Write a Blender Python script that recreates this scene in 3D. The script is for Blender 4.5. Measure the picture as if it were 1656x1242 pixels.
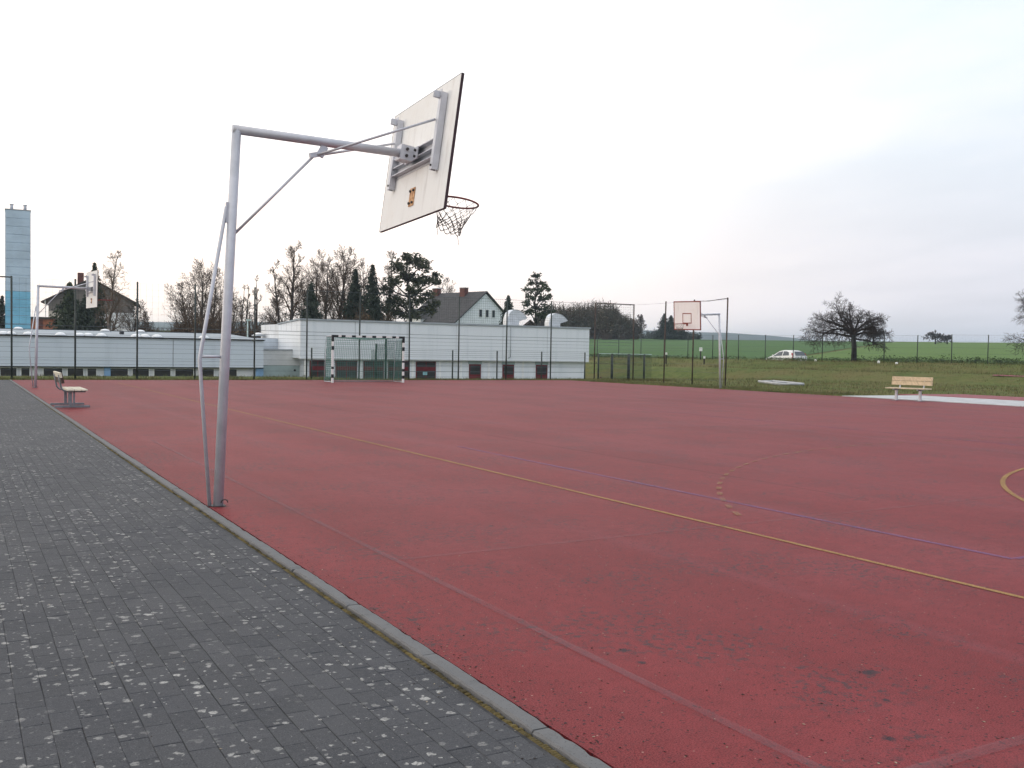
import bpy, math, random
from mathutils import Vector, Matrix, Euler, noise as mnoise

R = math.radians
S = bpy.context.scene
COL = S.collection
for o in list(bpy.data.objects):
    bpy.data.objects.remove(o)

# ------------------------------------------------------------------ camera
CAM_H = 1.4
YAW, PITCH, ROLL = R(29.3), math.atan(49.5 / 1600), math.atan(0.0157)
fwd = Vector((math.sin(YAW) * math.cos(PITCH), math.cos(YAW) * math.cos(PITCH), -math.sin(PITCH)))
rt0 = Vector((math.cos(YAW), -math.sin(YAW), 0.0))
up0 = rt0.cross(fwd)
rt = rt0 * math.cos(ROLL) + up0 * math.sin(ROLL)
up = up0 * math.cos(ROLL) - rt0 * math.sin(ROLL)
cd = bpy.data.cameras.new('camera')
cd.sensor_fit = 'HORIZONTAL'; cd.sensor_width = 36.0
cd.lens = 36.0 * 1600 / 1656
cd.clip_start = 0.05; cd.clip_end = 12000
cam = bpy.data.objects.new('camera', cd); COL.objects.link(cam)
cam.matrix_world = Matrix(((rt.x, up.x, -fwd.x, 0), (rt.y, up.y, -fwd.y, 0), (rt.z, up.z, -fwd.z, CAM_H), (0, 0, 0, 1)))
S.camera = cam

# ------------------------------------------------------------------ light
SUN_AZ, SUN_EL = R(-52), R(7)          # azimuth clockwise from +Y: low, to the left of the court
SUN_STRENGTH = 0.7
EXPOSURE = 0.0
sdir = Vector((math.sin(SUN_AZ) * math.cos(SUN_EL), math.cos(SUN_AZ) * math.cos(SUN_EL), math.sin(SUN_EL)))
ld = bpy.data.lights.new('sun', 'SUN'); ld.energy = SUN_STRENGTH; ld.angle = R(14); ld.color = (1.0, 0.84, 0.66)
sun = bpy.data.objects.new('sun', ld); COL.objects.link(sun)
sun.rotation_euler = (-sdir).to_track_quat('-Z', 'Y').to_euler()

W = bpy.data.worlds.new('World'); S.world = W; W.use_nodes = True
nt = W.node_tree; nt.nodes.clear()
def N(t, typ, **kw):
    n = t.nodes.new(typ)
    for k, v in kw.items(): setattr(n, k, v)
    return n
def MIX(t, fac, a, b, blend='MIX'):
    n = t.nodes.new('ShaderNodeMix'); n.data_type = 'RGBA'; n.blend_type = blend
    for s, v in ((n.inputs[0], fac), (n.inputs[6], a), (n.inputs[7], b)):
        if hasattr(v, 'links'): t.links.new(v, s)
        elif isinstance(v, (int, float)): s.default_value = v
        else: s.default_value = (*v, 1) if len(v) == 3 else v
    return n.outputs[2]
def MATH(t, op, a, b=0.0, c=None, clamp=False):
    n = t.nodes.new('ShaderNodeMath'); n.operation = op; n.use_clamp = clamp
    for i, v in enumerate((a, b, c)):
        if v is None: continue
        if hasattr(v, 'links'): t.links.new(v, n.inputs[i])
        else: n.inputs[i].default_value = v
    return n.outputs[0]
def RANGE(t, v, a, b, c=0.0, d=1.0, smooth=True):
    n = t.nodes.new('ShaderNodeMapRange'); n.interpolation_type = 'SMOOTHSTEP' if smooth else 'LINEAR'
    t.links.new(v, n.inputs[0])
    for i, x in enumerate((a, b, c, d)): n.inputs[i + 1].default_value = x
    return n.outputs[0]
def NOISE(t, vec, scale, detail=3, rough=0.5, sc=None):
    n = t.nodes.new('ShaderNodeTexNoise'); n.inputs['Scale'].default_value = scale
    n.inputs['Detail'].default_value = detail; n.inputs['Roughness'].default_value = rough
    if sc:
        m = t.nodes.new('ShaderNodeMapping'); m.inputs['Scale'].default_value = sc
        t.links.new(vec, m.inputs[0]); vec = m.outputs[0]
    t.links.new(vec, n.inputs['Vector'])
    return n.outputs[0]

sky = N(nt, 'ShaderNodeTexSky', sky_type='NISHITA', sun_disc=False)
sky.sun_elevation = SUN_EL; sky.sun_rotation = SUN_AZ; sky.air_density = 1.0; sky.dust_density = 2.0; sky.altitude = 200
tc = N(nt, 'ShaderNodeTexCoord')
dirv = tc.outputs['Generated']
dn = N(nt, 'ShaderNodeVectorMath', operation='DOT_PRODUCT'); nt.links.new(dirv, dn.inputs[0]); dn.inputs[1].default_value = sdir
glow = RANGE(nt, dn.outputs['Value'], -0.42, 0.50)
sp = N(nt, 'ShaderNodeSeparateXYZ'); nt.links.new(dirv, sp.inputs[0])
zz = MATH(nt, 'ADD', MATH(nt, 'MAXIMUM', sp.outputs[2], 0.0), 0.12)
cx = N(nt, 'ShaderNodeCombineXYZ')
nt.links.new(MATH(nt, 'DIVIDE', sp.outputs[0], zz), cx.inputs[0]); nt.links.new(MATH(nt, 'DIVIDE', sp.outputs[1], zz), cx.inputs[1])
cl = NOISE(nt, cx.outputs[0], 0.55, 6, 0.55, (1.0, 0.6, 1.0))
cover = RANGE(nt, cl, 0.30, 0.66, 0.86, 1.0)              # thin high cloud, thicker in streaks
low = RANGE(nt, sp.outputs[2], 0.02, 0.30)                # hazier near the horizon
veil_far = MIX(nt, low, (9.0, 8.9, 9.8), (9.1, 10.3, 11.3))
veil_far = MIX(nt, RANGE(nt, cl, 0.42, 0.60, 0.0, 0.8), veil_far, MIX(nt, low, (9.3, 9.1, 9.9), (10.5, 10.8, 11.2)))
anti = RANGE(nt, dn.outputs['Value'], -0.35, -0.95)       # the sky opposite the sunset is bluer
veil_far = MIX(nt, anti, veil_far, (6.4, 7.6, 9.9))
veil_sun = MIX(nt, low, (17.0, 14.4, 12.4), (14.5, 14.3, 14.2))
veil = MIX(nt, glow, veil_far, veil_sun)
cover2 = MATH(nt, 'MAXIMUM', cover, RANGE(nt, glow, 0.0, 0.6, 0.8, 1.0))
skyc = MIX(nt, cover2, sky.outputs[0], veil)
bg = N(nt, 'ShaderNodeBackground'); bg.inputs[1].default_value = 0.1
nt.links.new(skyc, bg.inputs[0])
wo = N(nt, 'ShaderNodeOutputWorld'); nt.links.new(bg.outputs[0], wo.inputs[0])

S.view_settings.view_transform = 'Standard'; S.view_settings.look = 'None'
S.view_settings.exposure = EXPOSURE; S.view_settings.gamma = 1.0; S.view_settings.use_curve_mapping = False
S.render.engine = 'CYCLES'
S.cycles.max_bounces = 4; S.cycles.diffuse_bounces = 2; S.cycles.glossy_bounces = 2
S.cycles.transparent_max_bounces = 16; S.cycles.volume_bounces = 0
S.cycles.use_denoising = True
S.cycles.use_adaptive_sampling = True; S.cycles.adaptive_threshold = 0.015

# ------------------------------------------------------------------ materials
MATS = {}
def newmat(name):
    m = bpy.data.materials.new(name); m.use_nodes = True; t = m.node_tree; t.nodes.clear()
    out = N(t, 'ShaderNodeOutputMaterial'); b = N(t, 'ShaderNodeBsdfPrincipled'); t.links.new(b.outputs[0], out.inputs[0])
    geo = N(t, 'ShaderNodeNewGeometry'); MATS[name] = m
    return m, t, b, geo.outputs['Position'], out
def setc(t, b, col, sock='Base Color'):
    if hasattr(col, 'links'): t.links.new(col, b.inputs[sock])
    else: b.inputs[sock].default_value = (*col, 1)
def bump(t, b, h, strength=0.3, dist=0.01):
    n = N(t, 'ShaderNodeBump'); n.inputs['Strength'].default_value = strength; n.inputs['Distance'].default_value = dist
    t.links.new(h, n.inputs['Height']); t.links.new(n.outputs[0], b.inputs['Normal'])
def M(name, col, rough=0.7, var=0.18, vs=3.0, col2=None, metal=0.0, spec=0.4, bs=0.0, bd=0.004, bscale=40, sc=None):
    m, t, b, pos, _ = newmat(name)
    n1 = NOISE(t, pos, vs, 5, 0.6, sc)
    a = tuple(c * (1 - var) for c in col); c2 = col2 or tuple(min(1, c * (1 + var)) for c in col)
    setc(t, b, MIX(t, RANGE(t, n1, 0.3, 0.7), a, c2))
    b.inputs['Roughness'].default_value = rough; b.inputs['Metallic'].default_value = metal
    b.inputs['Specular IOR Level'].default_value = spec
    if bs: bump(t, b, NOISE(t, pos, bscale, 4, 0.6), bs, bd)
    return m

M('galvanised', (0.56, 0.565, 0.61), 0.5, 0.08, 7, metal=0.35, bs=0.1)
M('galvanised_dark', (0.22, 0.23, 0.25), 0.55, 0.2, 9, metal=0.3)
M('rusty_plate', (0.52, 0.22, 0.08), 0.8, 0.4, 25, col2=(0.75, 0.45, 0.25))
M('bolt', (0.05, 0.045, 0.045), 0.6, 0.2, 9)
M('rim_red', (0.20, 0.035, 0.03), 0.6, 0.3, 20)
M('board_edge', (0.05, 0.028, 0.035), 0.7, 0.2, 10)
M('border_red', (0.25, 0.055, 0.04), 0.65, 0.3, 8)
M('net_cord', (0.10, 0.085, 0.075), 0.9, 0.3, 30, col2=(0.30, 0.28, 0.25))
M('pale_wood', (0.54, 0.42, 0.28), 0.7, 0.18, 6, sc=(12, 1, 1), bs=0.2)
M('pale_wood_light', (0.56, 0.47, 0.33), 0.7, 0.2, 6, bs=0.2)
M('weathered_wood', (0.66, 0.60, 0.48), 0.75, 0.2, 8, bs=0.2)
M('dark_wood', (0.075, 0.04, 0.03), 0.7, 0.3, 8)
M('white_paint', (0.78, 0.78, 0.76), 0.5, 0.06, 9)
M('black_paint', (0.012, 0.012, 0.014), 0.5, 0.2, 9)
M('green_net', (0.10, 0.24, 0.20), 0.9, 0.2, 5)
M('fence_green', (0.018, 0.035, 0.035), 0.6, 0.25, 6)
M('fence_post', (0.020, 0.032, 0.034), 0.6, 0.3, 2, col2=(0.055, 0.065, 0.055))
M('fence_post_brown', (0.045, 0.028, 0.024), 0.65, 0.3, 4, col2=(0.09, 0.055, 0.04))
M('wire', (0.10, 0.12, 0.14), 0.6, 0.1, 6)
M('gate_net', (0.020, 0.050, 0.035), 0.8, 0.2, 6)
M('concrete_path', (0.46, 0.46, 0.47), 0.85, 0.15, 2, bs=0.2)
M('asphalt', (0.055, 0.055, 0.06), 0.9, 0.2, 3, bs=0.3)
M('roof_sheet', (0.27, 0.31, 0.345), 0.6, 0.12, 0.8)
M('fascia', (0.36, 0.39, 0.42), 0.6, 0.12, 2)
M('dark_gap', (0.03, 0.03, 0.035), 0.8, 0.2, 3)
M('skylight', (0.78, 0.80, 0.82), 0.35, 0.05, 2)
M('vent_metal', (0.68, 0.69, 0.70), 0.45, 0.10, 2.5, metal=0.25)
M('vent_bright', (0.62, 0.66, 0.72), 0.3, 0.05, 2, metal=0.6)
M('vent_dark', (0.05, 0.05, 0.055), 0.7)
M('red_frame', (0.125, 0.012, 0.016), 0.6, 0.2, 5)
M('red_blind', (0.14, 0.014, 0.019), 0.7, 0.25, 3)
M('blue_pipe', (0.20, 0.34, 0.52), 0.6, 0.12, 3)
M('blue_sticker', (0.25, 0.48, 0.52), 0.6)
M('wall_green', (0.36, 0.44, 0.44), 0.8, 0.12, 1.5)
M('wall_grey', (0.66, 0.67, 0.68), 0.8, 0.10, 1.0)
M('tower_blue_low', (0.13, 0.40, 0.60), 0.7, 0.10, 0.6)
M('tower_blue', (0.22, 0.52, 0.72), 0.7, 0.10, 0.6)
M('tower_grey', (0.48, 0.59, 0.70), 0.7, 0.10, 0.6)
M('plaster_white', (0.86, 0.87, 0.88), 0.85, 0.06, 0.8)
M('plaster_cream', (0.60, 0.54, 0.46), 0.85, 0.10, 0.8)
M('gable_slate', (0.19, 0.165, 0.15), 0.85, 0.15, 1.2)
M('roof_tile', (0.055, 0.052, 0.055), 0.85, 0.22, 1.6, bs=0.4, bd=0.05, bscale=4)
M('roof_brown', (0.07, 0.05, 0.045), 0.85, 0.25, 1.5)
M('brick_orange', (0.36, 0.13, 0.07), 0.85, 0.2, 1.5)
M('chimney_brick', (0.13, 0.05, 0.04), 0.85, 0.2, 3)
M('lamp_metal', (0.42, 0.52, 0.50), 0.5)
M('bark', (0.045, 0.034, 0.029), 0.95, 0.3, 3)
M('bark_dark', (0.030, 0.023, 0.022), 0.95, 0.3, 3)
M('twig_brown', (0.080, 0.048, 0.030), 0.95, 0.25, 0.7)
M('twig_dark', (0.038, 0.028, 0.026), 0.95, 0.25, 0.7)
M('birch_bark', (0.24, 0.20, 0.17), 0.9, 0.4, 3)
M('birch_twig', (0.13, 0.085, 0.055), 0.9, 0.25, 1)
M('needles', (0.026, 0.040, 0.020), 0.9, 0.45, 0.9, col2=(0.062, 0.080, 0.038))
M('needles_dark', (0.024, 0.036, 0.025), 0.9, 0.4, 0.9, col2=(0.048, 0.062, 0.040))
M('pine_needles', (0.048, 0.058, 0.030), 0.9, 0.4, 0.8, col2=(0.095, 0.10, 0.055))
M('wood_leaves', (0.085, 0.078, 0.046), 0.95, 0.4, 0.12, col2=(0.16, 0.125, 0.085))
M('scrub_leaves', (0.105, 0.074, 0.042), 0.95, 0.4, 0.4, col2=(0.19, 0.125, 0.07))
M('bramble', (0.045, 0.085, 0.028), 0.9, 0.5, 0.8, col2=(0.10, 0.15, 0.05))
M('car_white', (0.80, 0.80, 0.79), 0.25, 0.02, 2, spec=0.6)
M('rubber', (0.02, 0.02, 0.02), 0.9)
M('tail_red', (0.35, 0.01, 0.03), 0.3)
M('rim_grey', (0.4, 0.4, 0.42), 0.4, metal=0.5)
M('litter_dark', (0.020, 0.015, 0.014), 0.9, 0.4, 30, col2=(0.05, 0.035, 0.028))
M('litter_pale', (0.30, 0.24, 0.17), 0.9, 0.3, 30)
M('far_forest', (0.030, 0.042, 0.026), 0.95, 0.3, 0.01)
M('moss', (0.070, 0.060, 0.034), 0.95, 0.5, 5, col2=(0.19, 0.140, 0.048), bs=0.6, bd=0.01, bscale=120)
m, t, b, pos, _ = newmat('glass'); setc(t, b, (0.022, 0.024, 0.028)); b.inputs['Roughness'].default_value = 0.12; b.inputs['Specular IOR Level'].default_value = 0.35
m, t, b, pos, _ = newmat('glass_rough'); setc(t, b, MIX(t, NOISE(t, pos, 1.5), (0.02, 0.022, 0.024), (0.05, 0.045, 0.042))); b.inputs['Roughness'].default_value = 0.45; b.inputs['Specular IOR Level'].default_value = 0.3
m, t, b, pos, _ = newmat('car_glass'); setc(t, b, (0.05, 0.06, 0.07)); b.inputs['Roughness'].default_value = 0.08; b.inputs['Specular IOR Level'].default_value = 0.8

# painted wall panels: pale, with rain streaks and grime of their own
m, t, b, pos, _ = newmat('panel_white')
streak = NOISE(t, pos, 1.0, 4, 0.6, (2.6, 2.6, 0.22)); patch = NOISE(t, pos, 0.5, 4, 0.6)
c = MIX(t, RANGE(t, streak, 0.45, 0.75), (0.80, 0.83, 0.87), (0.71, 0.75, 0.79))
c = MIX(t, RANGE(t, patch, 0.4, 0.75, 0, 0.5), c, (0.80, 0.83, 0.86))
setc(t, b, c); b.inputs['Roughness'].default_value = 0.75
m, t, b, pos, _ = newmat('panel_blue')
streak = NOISE(t, pos, 1.0, 4, 0.6, (1.6, 1.6, 0.16)); patch = NOISE(t, pos, 0.35, 4, 0.6)
c = MIX(t, RANGE(t, streak, 0.5, 0.8), (0.62, 0.68, 0.75), (0.52, 0.58, 0.65))
c = MIX(t, RANGE(t, patch, 0.4, 0.75, 0, 0.5), c, (0.68, 0.73, 0.79))
setc(t, b, c); b.inputs['Roughness'].default_value = 0.75
# weathered board: off-white plywood with grey-brown runs
m, t, b, pos, _ = newmat('board_white')
streak = NOISE(t, pos, 1.0, 5, 0.65, (9, 9, 0.8)); patch = NOISE(t, pos, 2.2, 4, 0.6)
c = MIX(t, RANGE(t, streak, 0.5, 0.85), (0.84, 0.825, 0.815), (0.62, 0.585, 0.565))
c = MIX(t, RANGE(t, patch, 0.45, 0.75, 0, 0.45), c, (0.76, 0.71, 0.67))
setc(t, b, c); b.inputs['Roughness'].default_value = 0.7

# the red synthetic court
STAINS = [(2.06, 8.88, 0.05), (3.55, 3.03, 0.045), (3.00, 2.46, 0.030), (2.76, 3.79, 0.030), (12.6, 16.2, 0.06), (4.6, 3.0, 0.02), (2.72, 3.60, 0.025), (3.33, 2.75, 0.018), (5.2, 36.0, 0.1)]
def court_mat(name, worn=1.0):
    m, t, b, pos, _ = newmat(name)
    big = NOISE(t, pos, 1.0, 4, 0.6, (0.55, 0.10, 1)); big2 = NOISE(t, pos, 0.35, 5, 0.6)
    c = MIX(t, RANGE(t, big, 0.38, 0.62), (0.178, 0.0190, 0.0210), (0.238, 0.0320, 0.0350))
    c = MIX(t, RANGE(t, big2, 0.44, 0.66, 0, 0.6), c, (0.250, 0.049, 0.055))
    c = MIX(t, RANGE(t, NOISE(t, pos, 1.0, 4, 0.6, (1.3, 0.03, 1)), 0.52, 0.66, 0, 0.5), c, (0.245, 0.062, 0.074))
    med = NOISE(t, pos, 9, 5, 0.7)
    c = MIX(t, RANGE(t, med, 0.35, 0.7, 0, 0.4), c, (0.092, 0.012, 0.015))
    fine = NOISE(t, pos, 150, 3, 0.7)
    c = MIX(t, RANGE(t, fine, 0.44, 0.66, 0, 0.75), c, (0.275, 0.050, 0.053))
    c = MIX(t, RANGE(t, fine, 0.50, 0.34, 0, 0.85), c, (0.042, 0.007, 0.010))
    # black crumbs
    v = N(t, 'ShaderNodeTexVoronoi'); v.inputs['Scale'].default_value = 26; t.links.new(pos, v.inputs['Vector'])
    cr = RANGE(t, v.outputs['Distance'], 0.13, 0.05)
    clump = RANGE(t, NOISE(t, pos, 1.7, 5, 0.7), 0.42, 0.66)
    c = MIX(t, MATH(t, 'MULTIPLY', cr, clump), c, (0.025, 0.018, 0.022))
    v = N(t, 'ShaderNodeTexVoronoi'); v.inputs['Scale'].default_value = 40; t.links.new(pos, v.inputs['Vector'])
    vs = N(t, 'ShaderNodeSeparateColor'); t.links.new(v.outputs['Color'], vs.inputs[0])
    cr = MATH(t, 'MULTIPLY', RANGE(t, v.outputs['Distance'], 0.34, 0.18), RANGE(t, vs.outputs[0], 0.55, 0.60))
    c = MIX(t, MATH(t, 'MULTIPLY', cr, RANGE(t, NOISE(t, pos, 0.9, 4, 0.6), 0.34, 0.6, 0.25, 1.0)), c, (0.030, 0.016, 0.020))
    cr = MATH(t, 'MULTIPLY', RANGE(t, v.outputs['Distance'], 0.22, 0.12), RANGE(t, vs.outputs[1], 0.955, 0.965))
    c = MIX(t, cr, c, (0.33, 0.20, 0.16))
    # moss and grime in clumps
    g1 = MATH(t, 'MULTIPLY', RANGE(t, NOISE(t, pos, 20, 5, 0.75), 0.50, 0.60), RANGE(t, NOISE(t, pos, 1.1, 4, 0.65), 0.46, 0.62))
    c = MIX(t, MATH(t, 'MULTIPLY', g1, 0.8), c, (0.045, 0.036, 0.04))
    warp = NOISE(t, pos, 60, 4, 0.7)
    for sx, sy, sr in STAINS:
        d = N(t, 'ShaderNodeVectorMath', operation='DISTANCE'); t.links.new(pos, d.inputs[0]); d.inputs[1].default_value = (sx, sy, 0)
        dd = MATH(t, 'SUBTRACT', d.outputs['Value'], MATH(t, 'MULTIPLY', MATH(t, 'SUBTRACT', warp, 0.5), sr * 3.0))
        c = MIX(t, RANGE(t, dd, sr * 1.25, sr * 0.3, 0, 0.9), c, (0.030, 0.022, 0.028))
    setc(t, b, c); b.inputs['Roughness'].default_value = 0.6; b.inputs['Specular IOR Level'].default_value = 0.13
    h = MATH(t, 'ADD', NOISE(t, pos, 220, 3, 0.7), MATH(t, 'MULTIPLY', med, 0.5))
    bump(t, b, h, 0.4, 0.004)
    return m
court_mat('court_red')
M('track_red', (0.25, 0.07, 0.08), 0.8, 0.2, 2)

# grey concrete pavers: each its own tone, pale lichen dots, dark grit
PW, PL = 0.10, 0.20
def paver_mat(name, joints):
    m, t, b, pos, _ = newmat(name)
    s = N(t, 'ShaderNodeSeparateXYZ'); t.links.new(pos, s.inputs[0])
    ux = MATH(t, 'DIVIDE', s.outputs[0], PW); ix = MATH(t, 'FLOOR', ux)
    uy = MATH(t, 'ADD', MATH(t, 'DIVIDE', s.outputs[1], PL), MATH(t, 'MULTIPLY', MATH(t, 'MODULO', MATH(t, 'ADD', ix, 1000.0), 2.0), 0.5))
    iy = MATH(t, 'FLOOR', uy)
    cc = N(t, 'ShaderNodeCombineXYZ'); t.links.new(ix, cc.inputs[0]); t.links.new(iy, cc.inputs[1])
    wn = N(t, 'ShaderNodeTexWhiteNoise', noise_dimensions='2D'); t.links.new(cc.outputs[0], wn.inputs['Vector'])
    c = MIX(t, wn.outputs['Value'], (0.046, 0.047, 0.051), (0.076, 0.076, 0.081))
    c = MIX(t, RANGE(t, NOISE(t, pos, 0.7, 5, 0.6), 0.35, 0.7, 0, 0.6), c, (0.040, 0.042, 0.050))
    c = MIX(t, RANGE(t, NOISE(t, pos, 34, 4, 0.7), 0.35, 0.7, 0, 0.5), c, (0.080, 0.080, 0.088))
    fine = NOISE(t, pos, 170, 2, 0.6)
    c = MIX(t, RANGE(t, fine, 0.60, 0.70), c, (0.13, 0.13, 0.138))
    c = MIX(t, RANGE(t, fine, 0.41, 0.33), c, (0.022, 0.024, 0.032))
    dirt = MATH(t, 'MULTIPLY', RANGE(t, NOISE(t, pos, 3.5, 5, 0.7), 0.52, 0.70), RANGE(t, NOISE(t, pos, 60, 4, 0.7), 0.45, 0.60))
    c = MIX(t, MATH(t, 'MULTIPLY', dirt, 0.85), c, (0.030, 0.032, 0.042))
    # lichen dots
    w = N(t, 'ShaderNodeVectorMath', operation='ADD')
    nn = N(t, 'ShaderNodeTexNoise'); nn.inputs['Scale'].default_value = 38; nn.inputs['Detail'].default_value = 3; t.links.new(pos, nn.inputs['Vector'])
    sc = N(t, 'ShaderNodeVectorMath', operation='SCALE'); t.links.new(nn.outputs['Color'], sc.inputs[0]); sc.inputs['Scale'].default_value = 0.035
    t.links.new(pos, w.inputs[0]); t.links.new(sc.outputs[0], w.inputs[1])
    for scale, thr, keep in ((9.0, 0.15, 0.46), (13.0, 0.18, 0.48), (23.0, 0.19, 0.58)):
        v = N(t, 'ShaderNodeTexVoronoi'); v.voronoi_dimensions = '2D'; v.inputs['Scale'].default_value = scale
        t.links.new(w.outputs[0], v.inputs['Vector'])
        vs = N(t, 'ShaderNodeSeparateColor'); t.links.new(v.outputs['Color'], vs.inputs[0])
        rad = MATH(t, 'MULTIPLY', MATH(t, 'SUBTRACT', vs.outputs[0], keep, clamp=True), thr * 2.4)
        on = RANGE(t, MATH(t, 'SUBTRACT', rad, v.outputs['Distance']), -0.03, 0.045)
        on = MATH(t, 'MULTIPLY', on, RANGE(t, NOISE(t, pos, 1.3, 4, 0.6), 0.38, 0.60, 0.12, 1.0))
        on = MATH(t, 'MULTIPLY', on, RANGE(t, NOISE(t, pos, 90, 3, 0.7), 0.34, 0.56, 0.25, 1.0))
        c = MIX(t, MATH(t, 'MULTIPLY', on, 0.85), c, MIX(t, vs.outputs[1], (0.30, 0.295, 0.28), (0.52, 0.50, 0.47)))
    if joints:
        fx = MATH(t, 'ABSOLUTE', MATH(t, 'SUBTRACT', MATH(t, 'FRACT', ux), 0.5)); fy = MATH(t, 'ABSOLUTE', MATH(t, 'SUBTRACT', MATH(t, 'FRACT', uy), 0.5))
        j = MATH(t, 'MAXIMUM', RANGE(t, fx, 0.46, 0.49), RANGE(t, fy, 0.48, 0.495))
        c = MIX(t, MATH(t, 'MULTIPLY', j, 0.22), c, (0.04, 0.04, 0.045))
    setc(t, b, c); b.inputs['Roughness'].default_value = 0.8; b.inputs['Specular IOR Level'].default_value = 0.3
    bump(t, b, MATH(t, 'ADD', fine, NOISE(t, pos, 45, 3, 0.6)), 0.35, 0.004)
paver_mat('paver', False); paver_mat('paving_far', True)
M('joint_dirt', (0.022, 0.022, 0.024), 0.95, 0.3, 6, col2=(0.072, 0.070, 0.072))
m, t, b, pos, _ = newmat('kerb_concrete')
c = MIX(t, NOISE(t, pos, 5, 5, 0.7), (0.10, 0.10, 0.103), (0.175, 0.173, 0.175))
f = NOISE(t, pos, 140, 3, 0.7); c = MIX(t, RANGE(t, f, 0.42, 0.32), c, (0.05, 0.05, 0.05)); c = MIX(t, RANGE(t, NOISE(t, pos, 18, 4, 0.7), 0.58, 0.72, 0, 0.6), c, (0.07, 0.068, 0.06))
setc(t, b, c); b.inputs['Roughness'].default_value = 0.85; bump(t, b, f, 0.4, 0.004)

# grass sheets
def grass_mat(name, a, bb, dry, dryamt, s=1.0):
    m, t, b, pos, _ = newmat(name)
    n1 = NOISE(t, pos, 0.22 * s, 5, 0.65); n2 = NOISE(t, pos, 1.6 * s, 5, 0.7); n3 = NOISE(t, pos, 14 * s, 4, 0.75)
    c = MIX(t, RANGE(t, n2, 0.3, 0.7), a, bb)
    c = MIX(t, MATH(t, 'MULTIPLY', RANGE(t, n1, 0.38, 0.66), dryamt), c, dry)
    c = MIX(t, RANGE(t, n3, 0.42, 0.7, 0, 0.6), c, tuple(x * 0.45 for x in a))
    setc(t, b, c); b.inputs['Roughness'].default_value = 0.95; b.inputs['Specular IOR Level'].default_value = 0.15
    bump(t, b, MATH(t, 'ADD', n3, n2), 0.8, 0.08)
grass_mat('grass', (0.090, 0.122, 0.030), (0.150, 0.175, 0.052), (0.185, 0.145, 0.060), 0.75)
grass_mat('field_light', (0.108, 0.182, 0.042), (0.132, 0.210, 0.058), (0.12, 0.18, 0.05), 0.4, 0.2)
grass_mat('field_dark', (0.068, 0.140, 0.040), (0.084, 0.162, 0.050), (0.08, 0.13, 0.045), 0.4, 0.2)
M('grass_blade', (0.100, 0.125, 0.036), 0.9, 0.45, 0.5, col2=(0.19, 0.20, 0.07))
M('grass_dry', (0.11, 0.085, 0.035), 0.9, 0.4, 1.5, col2=(0.20, 0.15, 0.07))

# worn line paint
def paint(name, col, keep, lo=0.45):
    m, t, b, pos, out = newmat(name)
    setc(t, b, MIX(t, NOISE(t, pos, 8, 3), tuple(x * 0.8 for x in col), col)); b.inputs['Roughness'].default_value = 0.8
    wear = MATH(t, 'MULTIPLY', RANGE(t, NOISE(t, pos, 130, 3, 0.7), 0.36, 0.60, 0.35, 1.0), RANGE(t, NOISE(t, pos, 1.2, 4, 0.65), 0.30, 0.62, lo, 1.0))
    on = MATH(t, 'MULTIPLY', wear, keep, clamp=True)
    tr = N(t, 'ShaderNodeBsdfTransparent'); mx = N(t, 'ShaderNodeMixShader')
    t.links.new(on, mx.inputs[0]); t.links.new(tr.outputs[0], mx.inputs[1]); t.links.new(b.outputs[0], mx.inputs[2]); t.links.new(mx.outputs[0], out.inputs[0])
paint('paint_yellow', (0.40, 0.23, 0.07), 1.05, 0.8)
paint('paint_dash', (0.38, 0.22, 0.10), 0.6)
paint('paint_blue', (0.15, 0.12, 0.35), 0.52)
paint('paint_white', (0.28, 0.17, 0.19), 0.32)
paint('paint_faint', (0.28, 0.15, 0.16), 0.22)

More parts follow.
